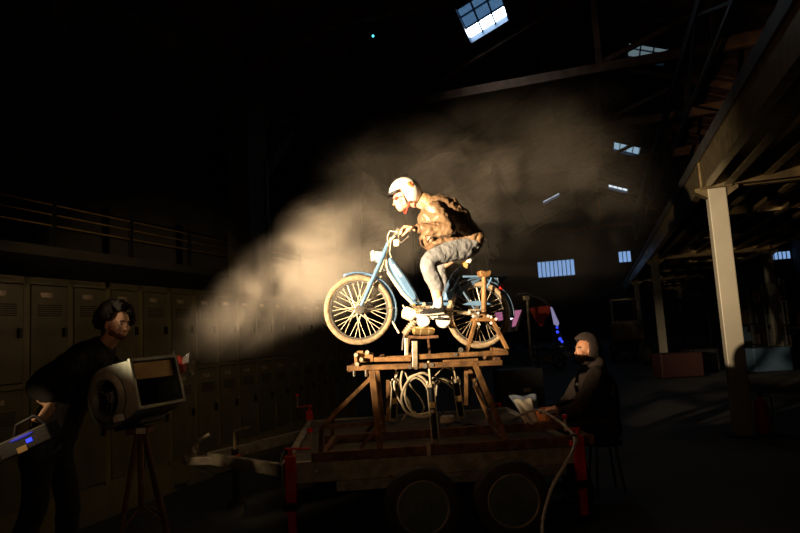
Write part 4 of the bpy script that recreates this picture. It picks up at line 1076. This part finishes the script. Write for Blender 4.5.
im = BB().lathe([(.0, .02), (.035, .02), (.045, .04), (.045, .14), (0, .14)], (0, 0, 0), (0, 1, 0), 24).obj('motor', 'fangrey', bl, smooth=True)
for i in range(3):
    a = i*2.094+.4; BB().beam((.04*math.cos(a), .03, .04*math.sin(a)), (.118*math.cos(a), .01, .118*math.sin(a)), .012, .012).obj('motor_bracket', 'fandark', im)
im2 = BB()
for i in range(30):
    a = i*2*math.pi/30; im2.beam((.125*math.cos(a), .03, .125*math.sin(a)), (.125*math.cos(a), .27, .125*math.sin(a)), .004, .022, up=(math.cos(a+.6), 0, math.sin(a+.6)))
im2.lathe([(.0, .27), (.14, .27), (.14, .275), (0, .275)], (0, 0, 0), (0, 1, 0))
im2.obj('impeller', 'black', bl)
b = BB(); x0 = .26; z0, z1 = -.13, R_*.90
for za in (z0, z1): b.beam((x0, 0, za), (x0, TK, za), .02, .02)
for ya in (0, TK): b.beam((x0, ya, z0-.01), (x0, ya, z1+.01), .02, .02)
b.obj('outlet_flange', 'fangrey', bl)
BB().bx(.225, .25, .03, TK-.03, .05, z1-.02).obj('yellowed_label', 'label', bl)
BB().box((.10, -.03, -.15), (.05, .05, .045)).obj('switch_box', 'white', bl, bevel=.006)
MB().tube([Bm @ V(p) for p in ((.09, -.05, -.14), (.06, -.07, -.08), (.10, -.06, .0), (.06, -.05, .06), (.02, -.04, .02))], .006).obj('power_lead', 'blackhose', bl, smooth=True)
b = BB(); b.bx(-.06, .18, .05, .25, -.215, -.19); b.obj('base_plate', 'darkmetal', bl)
# tripod
tb = Bm @ V((.06, .15, -.22))
tp = thing('tripod_stand', 'reddish steel tripod stand under the blower', 'stand', V((tb.x, tb.y, 0)))
MB().box(tb+V((0, 0, -.03)), (.14, .12, .04)).obj('head', 'darkrust', tp, bevel=.006)
MB().cyl(tb+V((0, 0, -.04)), tb+V((0, 0, -.55)), .018).obj('centre_column', 'darkrust', tp, smooth=True)
for dx, dy in ((-.10, -.25), (.30, -.1), (.05, .38)):
    l_g = MB().cyl(tb+V((dx*.1, dy*.1, -.05)), V((tb.x+dx, tb.y+dy, 0)), .016).obj('leg', 'darkrust', tp, smooth=True)
    MB().tube([tb+V((0, 0, -.5)), V((tb.x+dx*.6, tb.y+dy*.6, tb.z*.42))], .008).obj('leg_stay', 'darkrust', l_g, smooth=True)
tg = MB().box(P(141, 431, 3.98), (.06, .01, .035)).obj('paper_tag', 'cloth'); tag(tg, 'small white paper tag at the top of the tripod', 'tag')
# coiled cable on the floor
pts = []
cc = PZ(165, 490, .01)
for i in range(90):
    a = i*.35; r_ = .14+.05*math.sin(i*.7); pts.append(cc+V((r_*1.3*math.cos(a), r_*1.4*math.sin(a), .01+.0006*i)))
tag(MB().tube(pts, .006).obj('coiled_cable', 'blackhose', smooth=True), 'black cable heaped on the floor right of the tripod', 'cable')
# fog gun behind the blower in the left hand
fg = wrL+V((.10, -.02, -.02))
t = thing('fog_nozzle', 'dark red nozzle with a thin clear flared ring behind the blower', 'nozzle', fg)
MB().lathe([(0, -.10), (.045, -.10), (.065, -.06), (.07, .02), (.05, .05), (0, .05)], fg, (.96, .1, .05), 24).obj('casing', 'redfabric', t, smooth=True)
MB().lathe([(.055, .05), (.085, .10), (.088, .10), (.06, .05)], fg, (.96, .1, .05), 32, closed=True).obj('flared_ring', 'glass', t, smooth=True)
MB().cyl(fg+V((-.02, 0, .06)), fg+V((-.02, 0, .10)), .012).obj('valve', 'darkmetal', t, smooth=True)
# fog machine in the right hand
fm = P(30, 440, 3.93)
ax = V((.9, .1, .36)).normalized(); ay = V((-.1, 1, 0)); ay = (ay-ax*ay.dot(ax)).normalized(); az = ax.cross(ay)
t = thing('fog_machine', 'black handheld fog machine with glowing blue strip at the lower left', 'fog machine', fm)
MB().obox(fm, ax*.16, ay*.08, az*.055).obj('casing', 'black', t, bevel=.01)
MB().ell(fm+ax*.0-ay*.085+az*.035, ax*.075, ay*.006, az*.010).obj('glow_strip', 'ledglow', t, smooth=True)
MB().obox(fm-ay*.083+ax*.035-az*.003, ax*.018, ay*.004, az*.012).obj('display', 'ledblue', t, bevel=.002)
MB().obox(fm-ay*.083-ax*.02-az*.036, ax*.03, ay*.003, az*.018).obj('sticker', 'label', t)
MB().tube([fm+ax*-.08+az*.05, fm+ax*-.04+az*.12, fm+ax*.08+az*.13, fm+ax*.12+az*.05], .012).obj('handle', 'darkmetal', t, smooth=True)
hose([fm-ax*.16-az*.02, fm-ax*.3-V((0, 0, .2)), fm+V((-.4, 0, -.7)), V((fm.x-.3, fm.y+.1, .02))], 'black lead running down from the fog machine', .008, 'blackhose', 'cable', 'power_cable')

# ================================================================== THINGS BY THE HOODED MAN
bx0 = PZ(536, 424, DZ+.01)
ob = thing('tool_case', 'orange brown case on the trailer behind the pale cloth', 'case', bx0+V((.10, .1, 0)))
MB().obox(bx0+V((.10, .1, .07)), TX*.13, TY*.09, V((0, 0, .065))).obj('body', 'orangebox', ob, bevel=.01)
MB().tube([bx0+V((.04, .0, .10)), bx0+V((.06, -.03, .12)), bx0+V((.12, -.03, .12)), bx0+V((.14, .0, .10))], .006).obj('handle', 'black', ob, smooth=True)
def drape(c, m_, w_, h_, lab, nm, seed, tilt):
    r_ = random.Random(seed); vs = []; fs = []; N = 12
    for i in range(N+1):
        for j in range(N+1):
            x = (i/N-.5)*w_; z = (j/N-.5)*h_
            vs.append(c+V((x*(1-.25*(1-j/N))+tilt*z, .012*math.sin(i*.8+j*.6)+.08*(j/N)**2, z+.008*math.sin(i*.7))))
    for i in range(N):
        for j in range(N): fs.append((i*(N+1)+j, (i+1)*(N+1)+j, (i+1)*(N+1)+j+1, i*(N+1)+j+1))
    return tag(MB().add(vs, fs).obj(nm, m_, smooth=True, solid=.004, fix=False), lab, 'cloth')
drape(P(528, 412, 5.35), 'cloth', .15, .20, 'crumpled white cloth hanging on the trailer in front of the orange case', 'rag', 2, -.25)
drape(P(527, 404, 5.47), 'bluecloth', .24, .14, 'grey blue cloth behind the white one', 'rag', 5, -.3)
hose([P(521, 415, 5.2), P(530, 411, 5.1), P(540, 410.5, 5.05), P(553, 417, 4.9), P(566, 427, 4.7), P(574, 437, 4.4), P(573, 450, 4.2), P(566, 463, 4.1), P(553, 485, 4.05), P(545, 510, 4.0), PZ(542, 533, .35), PZ(545, 560, .02)], 'grey hose arching off the rear of the trailer down to the ground', .011, 'greyhose')
q = P(575, 439, 4.4)
t = thing('hose_coupler', 'small brass and black coupler on the arching grey hose', 'coupler', q)
MB().cyl(q+V((0, 0, -.035)), q+V((0, 0, .035)), .02).obj('body', 'black', t, smooth=True)
MB().cyl(q+V((.012, -.01, -.03)), q+V((.012, -.01, .02)), .012).obj('tap', 'brass', t, smooth=True)
MB().cyl(q+V((-.03, 0, -.04)), q+V((-.03, 0, -.01)), .011).obj('red_cap', 'redglossy', t, smooth=True)

# extinguisher
eb = W(9.0, 2.25, 0); eb = PZ(764, 433, 0)
t = thing('fire_extinguisher', 'red fire extinguisher on the floor right of the nearest pale post', 'fire extinguisher', eb)
MB().lathe([(0, 0), (.085, 0), (.09, .02), (.09, .36), (.075, .41), (.03, .45), (.025, .47), (0, .47)], eb, (0, 0, 1)).obj('cylinder', 'red', t, smooth=True)
MB().box(eb+V((0, 0, .50)), (.05, .04, .05)).obj('valve', 'black', t, bevel=.006)
MB().beam(eb+V((-.02, 0, .53)), eb+V((-.12, 0, .56)), .02, .012).obj('lever', 'black', t)
MB().tube([eb+V((.02, -.02, .49)), eb+V((.12, -.04, .45)), eb+V((.12, -.04, .25)), eb+V((.10, -.04, .12))], .012).obj('hose', 'black', t, smooth=True)

# ================================================================== BACKGROUND
def motorcycle(px, py, Y, ang, lab, col='darkmetal', sc=1.0):
    base = V((P(px, py, Y).x, Y, 0)); a = math.radians(ang)
    ex = V((math.cos(a), math.sin(a), 0))*sc; ey = V((-math.sin(a), math.cos(a), 0)); ez = V((0, 0, sc))
    t = thing('motorcycle', lab, 'motorcycle', base, 'parked motorcycles')
    for x in (-.6, .6):
        c = base+ex*x+ez*.3
        w_ = MB().tube(arc(c, ex, ez, .27, 0, 345, 30), .035*sc, closed=True).obj('wheel', 'rubber', t, smooth=True)
        MB().tube(arc(c, ex, ez, .22, 0, 345, 30), .012*sc, closed=True).obj('rim', 'chrome', w_, smooth=True)
        MB().cyl(c-ey*.05, c+ey*.05, .05*sc).obj('hub', 'chrome', w_, smooth=True)
        s_ = MB()
        for i in range(10): s_.tube([c, c+ex*.22*math.cos(i*.628)+ez*.22*math.sin(i*.628)], .004, 4)
        s_.obj('spokes', 'chrome', w_)
    def p(x, z, y=0): return base+ex*x+ez*z+ey*y
    MB().tube([p(-.6, .3, .05), p(-.42, .72), p(-.36, .92)], .025*sc).obj('fork', 'chrome', t, smooth=True)
    MB().tube([p(-.3, .95, -.3), p(-.38, .95, 0), p(-.3, .95, .3)], .014*sc).obj('handlebar', 'chrome', t, smooth=True)
    MB().ball(p(-.48, .8), .075*sc).obj('headlight', 'chrome', t, smooth=True)
    MB().loft([p(-.3, .72), p(-.1, .78), p(.1, .7)], [(.1, .06), (.13, .1), (.09, .06)], ey).obj('fuel_tank', col, t, smooth=True)
    MB().loft([p(.1, .72), p(.35, .7), p(.6, .74)], [(.08, .04), (.12, .05), (.09, .03)], ey).obj('seat', 'black', t, smooth=True)
    MB().loft([p(-.15, .45), p(.15, .42)], [(.13, .14), (.12, .13)], ey).obj('engine', 'rawsteel', t, smooth=True)
    MB().tube([p(-.1, .35, -.14), p(.2, .27, -.15), p(.65, .3, -.15)], .035*sc).obj('exhaust', 'chrome', t, smooth=True)
    MB().tube([p(-.4, .75), p(-.1, .3), p(.2, .3), p(.35, .68), p(-.38, .78)], .02*sc).obj('frame', col, t, smooth=True)
motorcycle(545, 350, 21.0, 30, 'dark parked motorcycle with chrome wheel, behind the tilted red panel')
motorcycle(566, 352, 23.0, 10, 'pale glinting motorcycle lying beyond the hooded man', 'rawsteel', .9)
# tilted red panel and leaning strip of a stage pavilion
rb = MB().prism([P(528, 308, 12.5), P(549, 305, 12.5), P(550, 311, 12.5), P(542, 326.5, 12.5), P(539, 326, 12.5)], (0, .05, 0)).obj('red_banner', 'redfabric')
tag(rb, 'dark red tapering banner hanging behind the rig', 'banner')
MB().tube([P(528, 308, 12.48), P(549, 305, 12.48)], .012).obj('banner_rod', 'darkmetal', rb)
ls = thing('light_strip', 'slanting pale lilac strip with blue lights right of the red banner', 'lamp', V((P(563, 345, 12.5).x, 12.5, 0)))
MB().prism([P(550.5, 307, 12.5), P(552, 307.5, 12.5), P(559, 323, 12.5), P(558, 326, 12.5), P(554, 324.5, 12.5)], (0, .04, 0)).obj('strip', 'lilac', ls)
MB().beam(P(550, 305, 12.55), P(566, 352, 12.55), .05, .05).obj('leaning_pole', 'darkmetal', ls)
for px, py, r_ in ((557, 327.5, .025), (557.5, 332, .03), (560, 339, .035), (562, 341.5, .028)):
    MB().ball(P(px, py, 12.45), r_).obj('blue_light', 'ledblue', ls, smooth=True)
# screens on a dark flight case
cs = V((P(516, 350, 10.5).x, 10.5, 0))
t = thing('flight_case', 'black flight case behind the rear wheel of the moped', 'case', cs)
MB().box(cs+V((0, .1, .42)), (.75, .6, .84)).obj('body', 'black', t, bevel=.02)
for dx in (-.36, .36): MB().box(cs+V((dx, -.2, .42)), (.03, .03, .86)).obj('edge_strip', 'darkmetal', t)
MB().box(cs+V((.1, -.21, .5)), (.12, .02, .06)).obj('catch', 'rawsteel', t, bevel=.005)
scn = thing('monitor', 'tilted pink glowing screen on the black case', 'monitor', P(515, 331, 10.4))
MB().prism([P(512.5, 309.5, 10.45), P(523, 309, 10.45), P(517, 331, 10.45), P(504, 333, 10.45)], (0, .03, 0)).obj('bezel', 'black', scn)
MB().prism([P(514, 310.6, 10.42), P(521.5, 310, 10.42), P(515.5, 326, 10.42), P(512, 327, 10.42)], (0, .02, 0)).obj('screen', 'pink', scn)
scn = thing('monitor', 'small pink glowing screen seen through the moped rear wheel', 'monitor', P(500, 325, 10.4))
MB().prism([P(494, 312, 10.45), P(503, 311, 10.45), P(504, 321, 10.45), P(496, 322, 10.45)], (0, .03, 0)).obj('bezel', 'black', scn)
MB().prism([P(495, 312.8, 10.42), P(502, 312, 10.42), P(503, 320, 10.42), P(497, 321, 10.42)], (0, .02, 0)).obj('screen', 'pink', scn)
t = thing('table_lamp', 'small white lamp glowing between the two pink screens', 'lamp', P(511, 330, 10.3))
MB().ell(P(510.5, 318.5, 10.3), (.04, 0, 0), (0, .02, 0), (0, 0, .02)).obj('bulb', 'whitelamp', t, smooth=True)
MB().tube([P(510.5, 319, 10.3), P(509, 325, 10.3), P(510, 331, 10.3)], .01).obj('arm', 'black', t)
# microphone style stand
st_ = V((P(530, 357, 12.0).x, 12.0, 0))
t = thing('pole_stand', 'thin metal pole stand right of the moped rear wheel', 'stand', st_)
MB().cyl(st_, P(527, 297, 12.0), .028).obj('pole', 'galvtrailer', t, smooth=True)
MB().box(P(526, 298, 12.0), (.12, .12, .09)).obj('clamp', 'rawsteel', t, bevel=.01)
MB().tube([P(517, 295, 12.0), P(526, 294, 12.0), P(538, 297, 12.0), P(547, 304, 12.0)], .03).obj('boom', 'darkmetal', t)
MB().lathe([(0, 0), (.4, 0), (.36, .05), (0, .06)], st_, (0, 0, 1)).obj('base', 'darkmetal', t, smooth=True)
for i in range(3):
    q = PZ(498+i*14, 352-i*2, 0); tag(MB().lathe([(0, 0), (.14, 0), (.15, .03), (.15, .2), (.14, .24), (.06, .3), (0, .3)], q, (0, 0, 1)).obj('gas_canister', 'darkmetal', smooth=True), ['dark round canister under the pink screens', 'dark round canister below the pole stand', 'dark round canister right of the pole stand'][i], 'canister')

# forklift under the mezzanine edge
fo = PZ(625, 345, 0); fo = W(24.5, .95, 0)
t = thing('forklift', 'dull yellow forklift with open roof guard parked far down the hall', 'forklift', fo)
hb_ = HB()
n0, s0 = .95, 24.5
HB().bx(n0-.6, n0+.5, s0-.1, s0+1.7, .4, 1.15).obj('chassis', 'darkmetal', t, bevel=.05)
HB().bx(n0-.62, n0+.52, s0-.35, s0+.5, .75, 1.55).obj('counterweight', 'yellowdull', t, bevel=.12)
for dn in (-.55, .45):
    HB().beam((n0+dn, s0+.1, 1.5), (n0+dn, s0+.3, 2.35), .05, .05).obj('guard_post', 'rawsteel', t)
    HB().beam((n0+dn, s0+1.5, 1.1), (n0+dn, s0+1.2, 2.35), .05, .05).obj('guard_post', 'rawsteel', t)
    for sy in (0.1, 1.4):
        HB().lathe([(0, -.12), (.2, -.12), (.33, -.1), (.36, 0), (.33, .1), (0, .12)], (n0+dn*1.15, s0+sy, .36), (1, 0, 0), 24).obj('wheel', 'rubber', t, smooth=True)
b = HB()
for i in range(6): b.beam((n0-.55, s0+.3+i*.18, 2.37), (n0+.45, s0+.3+i*.18, 2.37), .04, .03)
b.obj('roof_guard', 'rawsteel', t)
HB().bx(n0-.3, n0+.2, s0+.5, s0+1.0, 1.15, 1.5).obj('seat', 'black', t, bevel=.05)
for dn in (-.4, .3): HB().beam((n0+dn, s0+1.8, .1), (n0+dn, s0+1.85, 2.5), .08, .1).obj('mast', 'darkmetal', t)
# big wheel and chrome prop near it
wq = PZ(647, 366, 0)
t = thing('spare_wheel', 'large dark treaded wheel standing by the second pale post', 'wheel', wq)
MB().tube(arc(wq+V((0, 0, .42)), V((.75, .66, 0)), (0, 0, 1), .34, 0, 345, 36), .08, n=12, closed=True).obj('tyre', 'rubber', t, smooth=True)
MB().lathe([(0, -.04), (.24, -.06), (.26, .0), (.24, .06), (0, .04)], wq+V((0, 0, .42)), (-.66, .75, 0)).obj('rim', 'galvtrailer', t, smooth=True)
a = PZ(630.5, 362, 0)
t = thing('folding_ladder', 'thin chrome folding prop leaning upright near the far posts', 'prop', a)
MB().cyl(a, a+V((.10, 0, .62)), .018).obj('leg', 'chrome', t, smooth=True)
MB().cyl(a+V((.14, .1, 0)), a+V((.10, 0, .62)), .012).obj('leg', 'chrome', t, smooth=True)
MB().cyl(a+V((.03, 0, .2)), a+V((.13, .06, .2)), .008).obj('rung', 'chrome', t, smooth=True)

# shelving racks with stored boxes under the mezzanine
rackm = []
rl = ['dark metal shelving rack nearest under the mezzanine', 'dark metal shelving rack second in line under the mezzanine', 'dark metal shelving rack third in line under the mezzanine', 'dark metal shelving rack farthest under the mezzanine']
ordn = ['nearest', 'second', 'third', 'farthest']
rr = random.Random(11)
for i in range(4):
    s = 14.0+i*5.5; n_ = 5.6 if i != 1 else 5.4
    t = thing('shelving_rack', rl[i], 'shelf', W(s, n_, 0), 'racks under the mezzanine')
    for dn in (0, .7):
        for ds in (0, 2.4): HB().beam((n_+dn, s+ds, 0), (n_+dn, s+ds, 2.6), .06, .06).obj('upright', 'darkmetal', t)
    for z in (.3, 1.1, 1.9): HB().bx(n_-.03, n_+.73, s-.03, s+2.43, z, z+.05).obj('shelf', 'darkmetal', t)
    for z, zw in ((.35, 'bottom'), (1.15, 'middle'), (1.95, 'top')):
        for j in range(3):
            w_ = rr.uniform(.4, .65); hh = rr.uniform(.3, .6); s_ = s+.1+j*.78
            mm = rr.choice(['card', 'darkred', 'navy', 'darkmetal'])
            cn = {'card': 'brown', 'darkred': 'dark red', 'navy': 'dark blue', 'darkmetal': 'black'}[mm]
            bxx = thing('storage_crate', '%s crate on the %s shelf of the %s rack, %s in its row' % (cn, zw, ordn[i], ['first', 'middle', 'last'][j]), 'crate', W(s_+w_/2, n_+.35, z), 'crates on the racks')
            HB().bx(n_+.05, n_+.65, s_, s_+w_, z+.001, z+hh).obj('body', mm, bxx, bevel=.015)
            HB().bx(n_+.03, n_+.67, s_-.01, s_+w_+.01, z+hh-.05, z+hh+.015).obj('lid', mm, bxx, bevel=.006)
for i, (px, py, wd) in enumerate(((684, 378, 1.1), (707, 372, .8), (775, 372, 1.0))):
    q = PZ(px, py, 0)
    b = MB().box(q+V((0, .3, .33)), (wd, .6, .62)).obj('storage_bin', ['darkred', 'darkmetal', 'navy'][i], bevel=.03)
    tag(b, ['low dark red bin on the floor left of the nearest pale post', 'low black bin on the floor just left of the nearest pale post', 'low dark blue bin on the floor behind the fire extinguisher'][i], 'bin')

# ================================================================== SMOKE
def smoke(center, radii, name, blobs, lab, base=0.0, nscale=1.6, contrast=(.42, .68)):
    m_ = bpy.data.materials.new(name+'_volume'); m_.use_nodes = True; nt = m_.node_tree; nt.nodes.clear()
    out = nt.nodes.new('ShaderNodeOutputMaterial'); vol = nt.nodes.new('ShaderNodeVolumePrincipled')
    vol.inputs['Color'].default_value = (.95, .87, .78, 1); vol.inputs['Anisotropy'].default_value = .15  # white smoke tinted warm, lamplight colour put into the volume
    geo = nt.nodes.new('ShaderNodeNewGeometry'); pos = geo.outputs['Position']
    nz = nt.nodes.new('ShaderNodeTexNoise'); nz.inputs['Scale'].default_value = nscale; nz.inputs['Detail'].default_value = 6; nz.inputs['Roughness'].default_value = .62; nz.inputs['Distortion'].default_value = 1.1
    nt.links.new(pos, nz.inputs['Vector'])
    mr = nt.nodes.new('ShaderNodeMapRange'); mr.inputs['From Min'].default_value = contrast[0]; mr.inputs['From Max'].default_value = contrast[1]
    mr.inputs['To Min'].default_value = .06; mr.inputs['To Max'].default_value = 1.4
    nt.links.new(nz.outputs['Fac'], mr.inputs['Value'])
    tot = None
    for (c, r_, wt) in blobs:
        s1 = nt.nodes.new('ShaderNodeVectorMath'); s1.operation = 'SUBTRACT'; nt.links.new(pos, s1.inputs[0]); s1.inputs[1].default_value = tuple(c)
        s2 = nt.nodes.new('ShaderNodeVectorMath'); s2.operation = 'DIVIDE'; nt.links.new(s1.outputs[0], s2.inputs[0]); s2.inputs[1].default_value = tuple(r_)
        s3 = nt.nodes.new('ShaderNodeVectorMath'); s3.operation = 'LENGTH'; nt.links.new(s2.outputs[0], s3.inputs[0])
        s4 = nt.nodes.new('ShaderNodeMapRange'); s4.interpolation_type = 'SMOOTHSTEP'; s4.inputs['From Min'].default_value = 1; s4.inputs['From Max'].default_value = .15
        s4.inputs['To Min'].default_value = 0; s4.inputs['To Max'].default_value = wt
        nt.links.new(s3.outputs['Value'], s4.inputs['Value'])
        if tot is None: tot = s4.outputs[0]
        else:
            ad = nt.nodes.new('ShaderNodeMath'); ad.operation = 'ADD'; nt.links.new(tot, ad.inputs[0]); nt.links.new(s4.outputs[0], ad.inputs[1]); tot = ad.outputs[0]
    mu = nt.nodes.new('ShaderNodeMath'); mu.operation = 'MULTIPLY'; nt.links.new(tot, mu.inputs[0]); nt.links.new(mr.outputs[0], mu.inputs[1])
    ad = nt.nodes.new('ShaderNodeMath'); ad.operation = 'ADD'; nt.links.new(mu.outputs[0], ad.inputs[0]); ad.inputs[1].default_value = base
    nt.links.new(ad.outputs[0], vol.inputs['Density']); nt.links.new(vol.outputs[0], out.inputs['Volume'])
    c = V(center); b_ = MB().ell(c, (radii[0], 0, 0), (0, radii[1], 0), (0, 0, radii[2]), 24, 14)
    o = b_.obj(name, m_, smooth=True); tag(o, lab, 'smoke', kind='stuff')
    return o
BL = [(P(315, 275, 5.7), (.85, .75, .52), 5.5), (P(352, 242, 5.9), (.85, .8, .62), 2.0), (P(268, 302, 5.4), (.6, .6, .42), 3.2), (P(232, 328, 5.0), (.50, .4, .32), 1.6), (P(195, 355, 4.6), (.35, .3, .2), .3),
      (P(420, 205, 6.5), (1.5, 1.1, 1.05), .36), (P(500, 205, 7.2), (2.1, 1.6, 1.5), .20), (P(600, 130, 8.5), (2.4, 2.0, 2.0), .08)]
smoke(P(400, 230, 6.4), (3.6, 3.0, 2.6), 'smoke_cloud', BL, 'drifting smoke cloud lit warm around the rider', nscale=1.25, contrast=(.43, .66))
